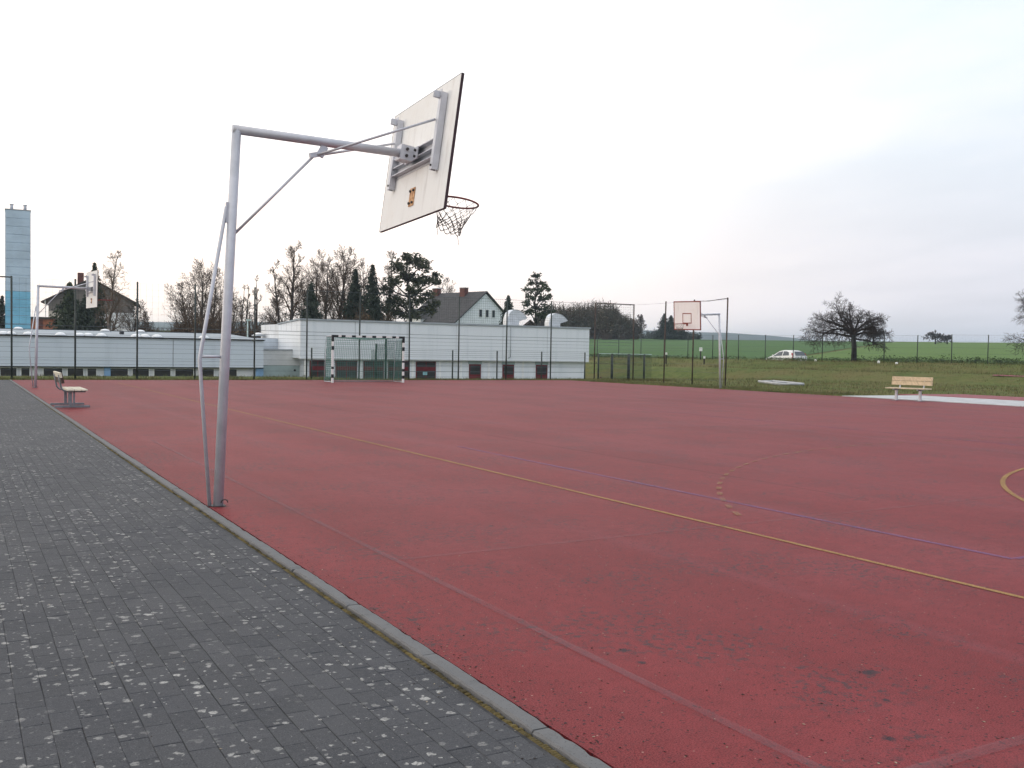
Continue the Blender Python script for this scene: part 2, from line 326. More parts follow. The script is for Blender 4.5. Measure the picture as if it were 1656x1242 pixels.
# ------------------------------------------------------------------ mesh helpers
class MB:
    def __init__(s): s.v = []; s.f = []
    def quad(s, a, b, c, d):
        i = len(s.v); s.v += [tuple(a), tuple(b), tuple(c), tuple(d)]; s.f.append((i, i + 1, i + 2, i + 3))
    def poly(s, pts):
        i = len(s.v); s.v += [tuple(p) for p in pts]; s.f.append(tuple(range(i, i + len(pts))))
    def box(s, x0, x1, y0, y1, z0, z1, mt=None):
        i = len(s.v); P = [Vector((x, y, z)) for z in (z0, z1) for y in (y0, y1) for x in (x0, x1)]
        if mt is not None: P = [mt @ p for p in P]
        s.v += [tuple(p) for p in P]
        for a in ((0, 2, 3, 1), (4, 5, 7, 6), (0, 1, 5, 4), (2, 6, 7, 3), (0, 4, 6, 2), (1, 3, 7, 5)): s.f.append(tuple(i + k for k in a))
    def bevbox(s, x0, x1, y0, y1, z0, z1, b=0.006, mt=None):
        i = len(s.v); P = []
        for z, q in ((z0, 0), (z1 - b, 0), (z1, b)):
            P += [Vector((x0 + q, y0 + q, z)), Vector((x1 - q, y0 + q, z)), Vector((x1 - q, y1 - q, z)), Vector((x0 + q, y1 - q, z))]
        if mt is not None: P = [mt @ p for p in P]
        s.v += [tuple(p) for p in P]
        s.f.append((i + 3, i + 2, i + 1, i)); s.f.append((i + 8, i + 9, i + 10, i + 11))
        for l in (0, 4):
            for k in range(4): s.f.append((i + l + k, i + l + (k + 1) % 4, i + l + 4 + (k + 1) % 4, i + l + 4 + k))
    def tube(s, pts, rad, n=8, cap=True, closed=False):
        pts = [Vector(p) for p in pts]; L = len(pts)
        rs = rad if isinstance(rad, (list, tuple)) else [rad] * L
        i0 = len(s.v); ref = None
        for k, p in enumerate(pts):
            if closed: d = pts[(k + 1) % L] - pts[k - 1]
            else: d = pts[min(k + 1, L - 1)] - pts[max(k - 1, 0)]
            if d.length < 1e-9: d = Vector((0, 0, 1))
            d.normalize()
            if ref is None: ref = Vector((0, 0, 1)) if abs(d.z) < 0.9 else Vector((1, 0, 0))
            u = d.cross(ref)
            if u.length < 1e-6: u = d.orthogonal()
            u.normalize(); w = d.cross(u); ref = u.cross(d) * 1.0
            for j in range(n):
                a = 2 * math.pi * j / n
                q = p + (u * math.cos(a) + w * math.sin(a)) * rs[k]
                s.v.append((q.x, q.y, q.z))
        for k in range(L if closed else L - 1):
            a = i0 + k * n; bb = i0 + ((k + 1) % L) * n
            for j in range(n): s.f.append((a + j, a + (j + 1) % n, bb + (j + 1) % n, bb + j))
        if cap and not closed:
            s.f.append(tuple(i0 + j for j in range(n - 1, -1, -1))); s.f.append(tuple(i0 + (L - 1) * n + j for j in range(n)))
    def prism(s, poly, z0, z1):
        i = len(s.v); n = len(poly)
        s.v += [(x, y, z0) for x, y in poly] + [(x, y, z1) for x, y in poly]
        s.f.append(tuple(i + k for k in range(n - 1, -1, -1))); s.f.append(tuple(i + n + k for k in range(n)))
        for k in range(n): s.f.append((i + k, i + (k + 1) % n, i + n + (k + 1) % n, i + n + k))
    def extr(s, poly3, vec):
        i = len(s.v); n = len(poly3); vec = Vector(vec)
        s.v += [tuple(p) for p in poly3] + [tuple(Vector(p) + vec) for p in poly3]
        s.f.append(tuple(i + k for k in range(n - 1, -1, -1))); s.f.append(tuple(i + n + k for k in range(n)))
        for k in range(n): s.f.append((i + k, i + (k + 1) % n, i + n + (k + 1) % n, i + n + k))
    def mesh(s, name, mat, smooth=False):
        me = bpy.data.meshes.new(name); me.from_pydata(s.v, [], s.f); me.update()
        if mat: me.materials.append(MATS[mat])
        if smooth: me.polygons.foreach_set('use_smooth', [True] * len(me.polygons))
        return me
    def build(s, name, mat, parent=None, smooth=False, **tags):
        o = bpy.data.objects.new(name, s.mesh(name, mat, smooth)); COL.objects.link(o)
        if parent: o.parent = parent
        for k, v in tags.items(): o[k] = v
        return o
def link(name, me, parent=None, loc=None, rot=None, **tags):
    o = bpy.data.objects.new(name, me); COL.objects.link(o)
    if parent: o.parent = parent
    if loc: o.location = loc
    if rot: o.rotation_euler = rot
    for k, v in tags.items(): o[k] = v
    return o
def empty(name, loc, rz=0.0, label=None, category=None, group=None):
    o = bpy.data.objects.new(name, None); COL.objects.link(o); o.location = loc; o.rotation_euler = (0, 0, rz); o.empty_display_size = 0.2
    if label: o['label'] = label
    if category: o['category'] = category
    if group: o['group'] = group
    return o
def Bx(name, mat, parent, x0, x1, y0, y1, z0, z1, **tags):
    m = MB(); m.box(x0, x1, y0, y1, z0, z1); return m.build(name, mat, parent, **tags)
def smooth(a, b, x):
    t = min(1.0, max(0.0, (x - a) / (b - a))); return t * t * (3 - 2 * t)
def polar(px, D):
    """a place on the plan: D metres ahead, px across the photograph's width (856 = straight ahead of the camera)"""
    k = (px - 828) / 1600.0
    return (D * (math.sin(YAW) + k * math.cos(YAW)), D * (math.cos(YAW) - k * math.sin(YAW)))

# ------------------------------------------------------------------ terrain
FX, FY = 63.59, 44.62               # a point of the embankment fence
FT = Vector((-0.328, 0.945)); FN = Vector((0.945, 0.328))
def bank(x, y): return (x - FX) * FN.x + (y - FY) * FN.y
def hgt(x, y):
    b = bank(x, y)
    z = 0.0
    drop = smooth(-8, -20, b) * smooth(48.5, 56, y)
    z -= 1.8 * drop
    z += 0.12 * smooth(46.2, 47.4, y) * smooth(50.5, 48.5, y) * smooth(18, 15, x)
    bz = 0.6 * smooth(-13, -8.5, b) + 0.6 * smooth(-7, -0.5, b)
    bz -= 0.65 * smooth(5, 12, b)
    z += bz
    r = math.hypot(x, y)
    up_ = smooth(20, 45, b)
    f = max(0.0, min(r, 300) - 95) * 0.0285
    if r > 300: f -= min(4.0, (r - 300) * 0.012)
    z += up_ * f
    if b > -14: z += 0.10 * smooth(-14, -9, b) * smooth(12, 6, b) * mnoise.noise(Vector((x * 0.22, y * 0.22, 3.1)))
    if r > 900: z -= (r - 900) * 0.004
    return z
def axis(lo, hi, step, far, grow=1.35):
    a = []; x = lo
    while x <= hi + 1e-6: a.append(x); x += step
    s = step; x = hi
    while x < far: s *= grow; x += s; a.append(x)
    s = step; x = lo
    while x > -far: s *= grow; x -= s; a.insert(0, x)
    return a
GX = axis(-30, 130, 2.0, 4200); GY = axis(-30, 150, 2.0, 4200)
def sheet(name, xs, ys, fn, mat, mask=None, **tags):
    m = MB(); nx = len(xs)
    for y in ys:
        for x in xs: m.v.append((x, y, fn(x, y)))
    for j in range(len(ys) - 1):
        for i in range(nx - 1):
            if mask and not mask((xs[i] + xs[i + 1]) / 2, (ys[j] + ys[j + 1]) / 2): continue
            m.f.append((j * nx + i, j * nx + i + 1, (j + 1) * nx + i + 1, (j + 1) * nx + i))
    return m.build(name, mat, None, True, **tags)
sheet('ground', GX, GY, lambda x, y: hgt(x, y) - 0.04, 'grass', kind='structure')
# crop fields on the rise beyond the road, split by the headland that runs up the slope
P1 = Vector(polar(1205, 95)); P2 = Vector(polar(1452, 300))
def side(x, y): return (P2.x - P1.x) * (y - P1.y) - (P2.y - P1.y) * (x - P1.x)
def strip_field(name, mat, left):
    m = MB(); rows = 60
    for k in range(rows + 1):
        q = P1 + (P2 - P1) * (-0.05 + k / rows * 1.25)
        for j in range(41):
            tt = (j / 40) ** 1.5
            d = Vector((-0.80, 0.60)) if left else Vector((0.80, -0.60))
            p = q + d * (0.6 + tt * (260 if left else 300))
            if bank(*p) < 24: p = p + FN * (24 - bank(*p))
            m.v.append((p.x, p.y, hgt(p.x, p.y) + 0.03))
    for k in range(rows):
        for j in range(40):
            a = k * 41 + j; m.f.append((a, a + 1, a + 42, a + 41) if not left else (a, a + 41, a + 42, a + 1))
    return m.build(name, mat, None, True, kind='structure')
strip_field('field_of_young_grain', 'field_light', False)
strip_field('meadow', 'field_dark', True)
# far hills
m = MB(); NP = 90
for k in range(NP + 1):
    px = -2600 + k * (6800 / NP)
    prof = 46 + 10 * math.sin(px * 0.0021 + 0.4) + 4 * mnoise.noise(Vector((px * 0.006, 0, 0)))
    prof *= 1 - 0.75 * smooth(1150, 1650, px)
    for D, fz in ((1500, -30), (1700, prof * 0.55), (1950, prof), (2500, prof * 0.8), (2900, -30)):
        x, y = polar(px, D); m.v.append((x, y, fz))
for k in range(NP):
    for j in range(4): a = k * 5 + j; m.f.append((a, a + 5, a + 6, a + 1))
m.build('hills', 'far_forest', None, True, kind='structure')

# road behind the embankment
m = MB()
for k in range(-40, 60):
    c0 = Vector((FX, FY)) + FT * (k * 4.0)
    for bb in (13.2, 19.0):
        p = c0 + FN * bb; m.v.append((p.x, p.y, hgt(p.x, p.y) + 0.02))
for k in range(99): m.f.append((2 * k, 2 * k + 1, 2 * k + 3, 2 * k + 2))
m.build('road', 'asphalt', None, True, kind='structure')
# red running lane along the foot of the bank
m = MB()
for k in range(-30, -1):
    c0 = Vector((FX, FY)) + FT * (k * 1.5)
    for bb in (-9.6, -9.15):
        p = c0 + FN * bb; m.v.append((p.x, p.y, hgt(p.x, p.y) - 0.005))
for k in range(28): m.f.append((2 * k, 2 * k + 1, 2 * k + 3, 2 * k + 2))
m.build('running_lane', 'track_red', None, True, kind='structure')

# ------------------------------------------------------------------ court, kerb, paving
KX0, KX1 = 1.850, 1.926
CX0, CX1, CY0, CY1 = 1.945, 28.75, -14.0, 45.1
def strip(pts, w, z):
    """flat band of width w along a polyline"""
    m = MB(); P = [Vector((x, y)) for x, y in pts]; L = len(P)
    for k in range(L):
        d = (P[min(k + 1, L - 1)] - P[max(k - 1, 0)]).normalized(); n = Vector((-d.y, d.x)) * w / 2
        m.v.append((P[k].x + n.x, P[k].y + n.y, z)); m.v.append((P[k].x - n.x, P[k].y - n.y, z))
    for k in range(L - 1): m.f.append((2 * k + 1, 2 * k + 3, 2 * k + 2, 2 * k))
    return m
m = MB()
rng = random.Random(5)
pts = [(CX0, CY0), (CX1, CY0)]
y = CY0
while y < CY1 - 0.5: y += 0.4; pts.append((CX1 + rng.uniform(-0.03, 0.03), min(y, CY1)))
x = CX1
while x > CX0 + 0.4: x -= 0.35; pts.append((x, CY1 + rng.uniform(-0.06, 0.06)))
pts.append((CX0, CY1))
m.prism(pts, -0.06, 0.0)
court = m.build('sports_court', 'court_red', None, kind='structure')
def line(name, mat, pts, w=0.05, z=0.004): return strip(pts, w, z).build(name, mat, court)
def seg(a, b, n=12): return [(a[0] + (b[0] - a[0]) * i / n, a[1] + (b[1] - a[1]) * i / n) for i in range(n + 1)]
line('yellow_line', 'paint_yellow', seg((5.50, -8), (5.50, 41.4), 30), 0.048)
line('yellow_line', 'paint_yellow', seg((25.9, -8), (25.9, 41.4)), 0.055)
line('yellow_line', 'paint_yellow', seg((5.53, 41.4), (25.87, 41.4)), 0.055)
line('blue_line', 'paint_blue', seg((6.50, 4.32), (6.50, 13.2)), 0.05, 0.006)
line('blue_line', 'paint_blue', seg((6.53, 4.32), (15.4, 4.32)), 0.05, 0.006)
line('blue_line', 'paint_blue', seg((15.4, 4.36), (15.4, 22.3)), 0.05, 0.006)
line('white_line', 'paint_white', seg((2.56, -2.0), (2.56, 15.6), 30), 0.05, 0.005)
line('white_line', 'paint_white', seg((2.60, 2.22), (8.5, 2.22)), 0.06, 0.005)
line('faint_line', 'paint_faint', seg((2.60, 6.12), (15.4, 6.62), 20), 0.05, 0.005)
line('faint_line', 'paint_faint', seg((7.9, 6.8), (7.9, 26.0), 20), 0.05, 0.003)
line('faint_line', 'paint_faint', seg((9.5, 15.2), (27.5, 15.2), 20), 0.05, 0.003)
line('faint_line', 'paint_faint', seg((19.5, 3.0), (19.5, 30.0), 20), 0.05, 0.003)
def dline(r, a0, a1, n):
    return [(14.1 - r * math.cos(a0 + (a1 - a0) * i / n), 1.9 + r * math.sin(a0 + (a1 - a0) * i / n)) for i in range(n + 1)]
line('goal_area_line', 'paint_yellow', dline(6.35, 0, R(90), 40) + [(17.1, 8.25)], 0.055, 0.007)
arc = dline(9.35, R(30), R(90), 46)
for k in range(0, 46, 2):
    line('line_dash', 'paint_dash', [arc[k], arc[k + 1]], 0.055, 0.007)
for k in range(6):
    line('line_dash', 'paint_dash', [(14.4 + k * 0.5, 11.25), (14.63 + k * 0.5, 11.25)], 0.055, 0.007)

# kerb stones
rng = random.Random(11)
kerb = MB(); kerb.box(KX0 - 0.03, KX1 + 0.02, -8, CY1, -0.12, -0.032)
kerb = kerb.build('kerb', 'joint_dirt', None, kind='structure')
def kerb_stone(seed):
    """a cast kerb stone with worn, slightly chipped arrises"""
    rg = random.Random(seed); m = MB(); n = 24
    for k in range(n + 1):
        y = 0.003 + 0.994 * k / n; e = 0.004 if k in (0, n) else 0.0
        c1 = 0.006 + abs(rg.gauss(0, 0.0022)) + (0.007 if rg.random() < 0.07 else 0); c2 = 0.006 + abs(rg.gauss(0, 0.0022)) + (0.008 if rg.random() < 0.09 else 0)
        zt_ = 0.014 + rg.gauss(0, 0.0006) - e
        m.v += [(KX0, y, -0.10), (KX0 + rg.uniform(0, 0.001), y, zt_ - c1), (KX0 + c1, y, zt_), (KX1 - c2, y, zt_), (KX1 - rg.uniform(0, 0.001), y, zt_ - c2), (KX1, y, -0.10)]
    for k in range(n):
        for j in range(5): q = k * 6 + j; m.f.append((q, q + 6, q + 7, q + 1))
    m.f.append((0, 1, 2, 3, 4, 5)); m.f.append(tuple(n * 6 + j for j in (5, 4, 3, 2, 1, 0)))
    return m.mesh('kerb_stone', 'kerb_concrete')
stones = [kerb_stone(k) for k in range(6)]
for k in range(-8, 45):
    link('kerb_stone', stones[(k * 5 + 3) % 6], kerb, (rng.uniform(-0.003, 0.003), k + 0.11, rng.uniform(-0.003, 0.002)), (rng.uniform(-0.0015, 0.0015), 0, rng.uniform(-0.002, 0.002)))
m = MB()                                # moss in the joint between pavers and kerb: lumpy bead
yy = 1.0
while yy < 30:
    g_ = 0.5 + 0.5 * mnoise.noise(Vector((yy * 2.3, 0.7, 0)))
    w = rng.uniform(0.002, 0.007) + 0.008 * g_; h = rng.uniform(-0.012, -0.003) + 0.006 * g_
    if rng.random() < 0.55 + 0.6 * g_:
        m.bevbox(KX0 - 0.020 - w, KX0 - 0.003, yy, yy + 0.016, -0.03, h, 0.005)
    yy += 0.015
m.build('moss', 'moss', None, kind='stuff', label='yellowish moss along the joint between kerb and pavers', category='moss')

# paving
m = MB(); m.box(-9, KX0 - 0.031, -8, 46.0, -0.09, -0.006); paving = m.build('paving', 'joint_dirt', None, kind='structure')
m = MB(); EX = -2.4; EY = 15.0
zf = -0.0035; m.poly([(EX + 0.2, EY - 0.3, zf), (KX0 - 0.025, EY - 0.3, zf), (KX0 - 0.025, CY1, zf), (-9, CY1, zf), (-9, -8, zf), (EX + 0.2, -8, zf)])
m.build('far_paving', 'paving_far', paving)
cells = []
for ix in range(int(EX / PW) , 18):
    for iy in range(6, int(EY / PL)):
        off = (ix % 2) * 0.5
        cells.append((ix * PW, (iy - off) * PL))
def near_key(c):
    x, y = c
    vis = (x > 0.034 * y - 0.06) and y > 2.75
    return (0 if vis else 1, x * 0.489 + y * 0.872)
cells.sort(key=near_key)
pm = MB(); pm.bevbox(0.0004, PW - 0.0004, 0.0008, PL - 0.0008, -0.05, 0.0, 0.0022); pmesh = pm.mesh('paver', 'paver')
rest = MB(); rng = random.Random(3)
for k, (x, y) in enumerate(cells):
    dz = rng.uniform(-0.0015, 0.0008); tx, ty = rng.uniform(-0.002, 0.002), rng.uniform(-0.003, 0.003)
    if y + PL > EY + 0.11 or x + PW > KX0 - 0.02: continue
    if k < 300: link('paver', pmesh, paving, (x + rng.uniform(-.001, .001), y + rng.uniform(-.001, .001), dz), (tx, ty, rng.uniform(-0.004, 0.004)))
    else: rest.bevbox(0.0004, PW - 0.0004, 0.0008, PL - 0.0008, -0.03, 0.0, 0.0022, Matrix.Translation((x, y, dz)) @ Euler((tx, ty, 0)).to_matrix().to_4x4())
rest.build('pavers', 'paver', paving, kind='stuff')

# crumbs, bits of leaf and grit lying about, thickest along the kerb
rg = random.Random(77); m = MB(); m2 = MB()
def crumb(mm, x, y, z, s_):
    a = rg.uniform(0, math.tau); ca, sa = math.cos(a) * s_, math.sin(a) * s_; k = rg.uniform(0.3, 0.7); h = s_ * rg.uniform(0.15, 0.5)
    i = len(mm.v); mm.v += [(x - ca, y - sa, z), (x + sa * k, y - ca * k, z + 0.001), (x + ca, y + sa, z + h * 0.4), (x - sa * k, y + ca * k, z + 0.001), (x, y, z + h)]
    mm.f += [(i, i + 1, i + 4), (i + 1, i + 2, i + 4), (i + 2, i + 3, i + 4), (i + 3, i, i + 4)]
for _ in range(1500):
    y = 1.5 + 22 * rg.random() ** 1.8; x = CX0 + 0.012 + abs(rg.gauss(0, 0.05 if rg.random() < 0.45 else 0.9))
    crumb(m if rg.random() < 0.93 else m2, x, y, 0.001, rg.uniform(0.003, 0.009))
for _ in range(1100):
    d = 3 + 11 * rg.random() ** 1.5; k_ = rg.uniform(-0.1, 0.62); x, y = d * (0.489 + k_ * 0.872), d * (0.872 - k_ * 0.489)
    if x < CX0 + 0.05: continue
    crumb(m if rg.random() < 0.9 else m2, x, y, 0.001, rg.uniform(0.003, 0.008))
for _ in range(500):
    y = 2.4 + 9 * rg.random() ** 1.5; x = rg.uniform(-0.6, KX0 - 0.03) if rg.random() < 0.6 else KX0 - 0.03 - abs(rg.gauss(0, 0.08))
    crumb(m if rg.random() < 0.8 else m2, x, y, 0.0005, rg.uniform(0.003, 0.008))
m.build('grit', 'litter_dark', None, kind='stuff', label='dark grit and leaf crumbs strewn along the kerb and court', category='grit')
m2.build('leaf_scraps', 'litter_pale', None, kind='stuff', label='a few pale leaf scraps scattered near the kerb', category='leaves')

# concrete path and red runway on the right
def tile_sheet(name, mat, x0, x1, y0, y1, z0, z1):
    mm = MB(); mm.bevbox(x0, x1, y0, y1, z0, z1, 0.01); return mm.build(name, mat, None, kind='structure')
m = MB(); m.prism([(28.86, -14), (32.7, -14), (32.7, 25.9), (31.2, 26.1), (28.86, 26.2)], -0.05, 0.012); m.build('footpath', 'concrete_path', None, kind='structure')
m = MB(); m.prism([(33.0, -14), (36.4, -14), (36.4, 26.6), (33.0, 27.2)], -0.05, 0.002); m.build('long_jump_runway', 'track_red', None, kind='structure')

# ------------------------------------------------------------------ basketball hoops
def hoop(base, rz, lean, topz, bc, ang, label, net):
    root = empty('basketball_hoop', base, rz, label, 'basketball hoop', 'basketball hoops around the court')
    X = lambda z: lean * z / topz
    arm_end = Vector((bc[0] - 0.16, bc[1] * 0.6, bc[2] + 0.03))
    top = Vector((lean, 0, topz))
    m = MB(); m.tube([(0, 0, -0.25), (X(1.6), 0, 1.6), (X(topz), 0, topz)], [0.045, 0.043, 0.041], 16); m.build('pole', 'galvanised', root, True)
    m = MB(); m.tube([top + Vector((-0.036, 0, 0.0)), arm_end], 0.041, 16); m.build('arm', 'galvanised', root, True)
    m = MB(); m.tube([(0.0, 0, 0.0), (0.0, 0, 0.006)], 0.075, 16)
    m.tube([(0.055 + 0.03 * math.cos(a), -0.045, 0.03 + 0.03 * math.sin(a)) for a in [i * math.pi / 8 for i in range(9)]], 0.005, 6)
    m.build('base_plate', 'bolt', root)
    k = 0.91
    clamp = Vector((lean + (arm_end.x - lean) * 0.45, 0, topz - 0.03 - (topz - arm_end.z) * 0.45 - 0.10))
    m = MB(); m.tube([(X(topz * 0.725) + 0.03, 0, topz * 0.725), clamp], 0.0125, 8); m.build('diagonal_brace', 'galvanised', root, True)
    m = MB(); m.box(-0.05, 0.05, -0.022, 0.022, -0.022, 0.022, Matrix.Translation(clamp) @ Euler((0, -0.25, 0)).to_matrix().to_4x4())
    m.box(-0.02, 0.05, -0.012, 0.012, 0.0, 0.11, Matrix.Translation(clamp + Vector((0.03, 0, 0))) @ Euler((0, 0.5, 0)).to_matrix().to_4x4())
    m.build('brace_clamp', 'galvanised', root)
    # bent stay behind the pole
    zt, zm = topz * 0.80, topz * 0.397
    m = MB(); m.box(X(zt) - 0.06, X(zt) - 0.03, -0.015, 0.015, zt - 0.16, zt + 0.02); m.build('stay_lug', 'galvanised', root)
    m = MB(); m.tube([(X(zt) - 0.055, 0, zt - 0.02), (X(zm) - 0.205, 0, zm + 0.06), (X(zm) - 0.218, 0, zm - 0.03), (-0.065, 0, 0.0)], 0.0165, 10); m.build('stay', 'galvanised', root, True)
    m = MB(); m.tube([(X(zm) - 0.215, 0, zm), (X(zm) - 0.03, 0, zm)], 0.013, 8); m.build('stay_spacer', 'galvanised', root, True)
    # the board and what is fixed to it
    Bm = Matrix.Translation(bc) @ Euler((ang[2], ang[1], ang[0])).to_matrix().to_4x4()
    BW, BH = 1.725 / 2, 1.24 / 2
    def bp(name, mat, sm=False, fn=None, par=None):
        mm = MB(); fn(mm)
        mm.v = [tuple(Bm @ Vector(v)) for v in mm.v]
        return mm.build(name, mat, par or root, sm)
    def brd(mm):
        i = 0.012
        mm.box(0, 0.022, -BW, BW, -BH, BH)
    board = bp('backboard', 'board_white', False, brd)
    def edge(mm):
        t_ = 0.004
        mm.box(-0.002, 0.026, -BW - t_, -BW - 0.0005, -BH - t_, BH + t_); mm.box(-0.002, 0.026, BW + 0.0005, BW + t_, -BH - t_, BH + t_)
        mm.box(-0.0015, 0.0255, -BW, BW, -BH - t_, -BH - 0.0005); mm.box(-0.0015, 0.0255, -BW, BW, BH + 0.0005, BH + t_)
    bp('edge_trim', 'board_edge', False, edge, board)
    def border(mm):
        w = 0.045
        mm.box(0.0225, 0.025, -BW, -BW + w, -BH, BH); mm.box(0.0225, 0.025, BW - w, BW, -BH, BH)
        mm.box(0.0225, 0.025, -BW + w, BW - w, -BH, -BH + w); mm.box(0.0225, 0.025, -BW + w, BW - w, BH - w, BH)
    bp('border', 'border_red', False, border, board)
    def square(mm):
        w = 0.04; z0, z1, y0 = -0.34, 0.11, 0.29
        mm.box(0.0225, 0.025, -y0, -y0 + w, z0, z1); mm.box(0.0225, 0.025, y0 - w, y0, z0, z1)
        mm.box(0.0225, 0.025, -y0 + w, y0 - w, z0, z0 + w); mm.box(0.0225, 0.025, -y0 + w, y0 - w, z1 - w, z1)
    bp('target_square', 'border_red', False, square, board)
    for s in (-1, 1):
        def ch(mm, s=s):
            y = s * 0.575
            mm.box(-0.062, -0.006, y - 0.030, y - 0.024, -0.23, 0.50); mm.box(-0.062, -0.006, y + 0.024, y + 0.030, -0.23, 0.50)
            mm.box(-0.068, -0.062, y - 0.030, y + 0.030, -0.23, 0.50)
        c_ = bp('channel', 'galvanised', False, ch)
        def lug(mm, s=s):
            y = s * 0.575
            mm.box(-0.13, -0.068, y - 0.016, y - 0.010, 0.44, 0.50); mm.box(-0.13, -0.068, y + 0.010, y + 0.016, 0.44, 0.50); mm.box(-0.075, -0.0685, y - 0.04, y + 0.04, 0.455, 0.52)
        bp('lug', 'galvanised', False, lug, c_)
        def blt(mm, s=s):
            y = s * 0.575
            mm.tube([(-0.062, y, -0.19), (-0.078, y, -0.19)], 0.011, 8)
        bp('bolt', 'bolt', False, blt, c_)
    for z, d in ((0.075, 0.05), (-0.015, 0.05), (-0.095, 0.028)):
        def cb(mm, z=z, d=d):
            mm.box(-0.058, -0.004, -0.545, 0.545, z - 0.004, z + 0.004); mm.box(-0.0045, -0.0005, -0.545, 0.545, z - d, z - 0.004)
        bp('crossbar', 'galvanised', False, cb)
    def cl_(mm):
        mm.box(-0.20, -0.07, -0.065, 0.065, -0.06, 0.085); mm.box(-0.07, -0.059, -0.16, 0.16, -0.05, 0.075)
    bp('arm_clamp', 'galvanised', False, cl_)
    for y, z in ((-0.12, 0.04), (0.12, 0.04), (-0.12, -0.02), (0.12, -0.02)):
        bp('bolt', 'bolt', False, lambda mm, y=y, z=z: mm.tube([(-0.07, y, z), (-0.088, y, z)], 0.013, 6))
    for z in (0.045, -0.02):
        bp('bolt', 'bolt', False, lambda mm, z=z: mm.tube([(-0.14, -0.066, z), (-0.14, -0.085, z)], 0.015, 6))
    rp = bp('rim_bracket', 'rusty_plate', False, lambda mm: mm.box(-0.008, -0.001, -0.065, 0.065, -0.475, -0.295), board)
    for y in (-0.04, 0.04):
        for z in (-0.445, -0.325):
            bp('bolt', 'bolt', False, lambda mm, y=y, z=z: mm.tube([(-0.009, y, z), (-0.024, y, z)], 0.013, 8), board)
    for s in (-1, 1):
        e = Bm @ Vector((-0.075, s * 0.555, 0.245))
        m = MB(); m.tube([clamp + Vector((0.02, s * 0.02, 0.0)), e], 0.0115, 8); m.build('board_stay', 'galvanised', root, True)
    # rim
    rz_ = -0.335; rc = Vector((0.022 + 0.215 + 0.225, 0, rz_))
    def rim(mm): mm.tube([(rc.x + 0.225 * math.cos(a), 0.225 * math.sin(a), rz_) for a in [i * math.tau / 40 for i in range(40)]], 0.0095, 8, closed=True)
    bp('rim', 'rim_red', True, rim)
    def arm_(mm):
        mm.box(0.0225, 0.032, -0.06, 0.06, rz_ - 0.11, rz_ + 0.03); mm.box(0.032, 0.25, -0.05, -0.04, rz_ - 0.03, rz_); mm.box(0.032, 0.25, 0.04, 0.05, rz_ - 0.03, rz_)
    bp('rim_arm', 'border_red', False, arm_)
    if net:
        rg = random.Random(4); rows = 7; nn = 12
        def node(j, i):
            a = (i + 0.5 * (j % 2)) * math.tau / nn
            r = (0.222, 0.200, 0.172, 0.148, 0.132, 0.124, 0.122, 0.120)[j]
            z = rz_ - (0, 0.05, 0.105, 0.155, 0.195, 0.23, 0.262, 0.29)[j]
            sh = -0.05 * (j / rows) ** 1.3
            q = random.Random(j * 31 + i % nn)
            jt = 0.0 if j == 0 else 0.010
            return Vector((rc.x + sh + r * math.cos(a) + q.uniform(-jt, jt), r * math.sin(a) + q.uniform(-jt, jt), z + q.uniform(-jt, jt) - (0.03 * math.cos(a) if j > 4 else 0)))
        def nf(mm):
            for j in range(rows):
                for i in range(nn):
                    a = node(j, i); th = 0.0022 if j < 3 else 0.0042
                    for i2 in ((i, i + 1) if j % 2 else (i - 1, i)):
                        if j == 0 and rg.random() < 0.08: continue
                        b_ = node(j + 1, i2 % nn); mid = (a + b_) / 2 + Vector((0, 0, -0.008))
                        mm.tube([a, mid, b_], [th * 1.2, th * 0.8, th * 1.3], 5)
            for i in (0, 5, 8):
                a = node(rows, i); mm.tube([a, a + Vector((0.02, 0.01, -0.045)), a + Vector((0.015, -0.015, -0.09))], 0.003, 4)
        bp('net', 'net_cord', True, nf)
    return root
hoop((2.02, 8.94, 0), 0, 0.15, 3.35, Vector((1.907, 0.015, 3.289)), (-0.045, 0.138, -0.023), 'large grey steel hoop nearest the camera, netted ring and tilted board seen from behind', True)
hoop((2.28, 36.7, 0), 0, 0.09, 3.41, Vector((1.76, 0.108, 3.365)), (0.094, 0.012, 0.001), 'small distant hoop by the far end of the kerb, in front of the spruces', False)
hoop((29.44, 33.63, 0), math.pi, 0.16, 3.27, Vector((1.94, 0.0, 3.149)), (0.032, 0.069, -0.027), 'hoop across the court with its red-bordered board front facing the camera', True)

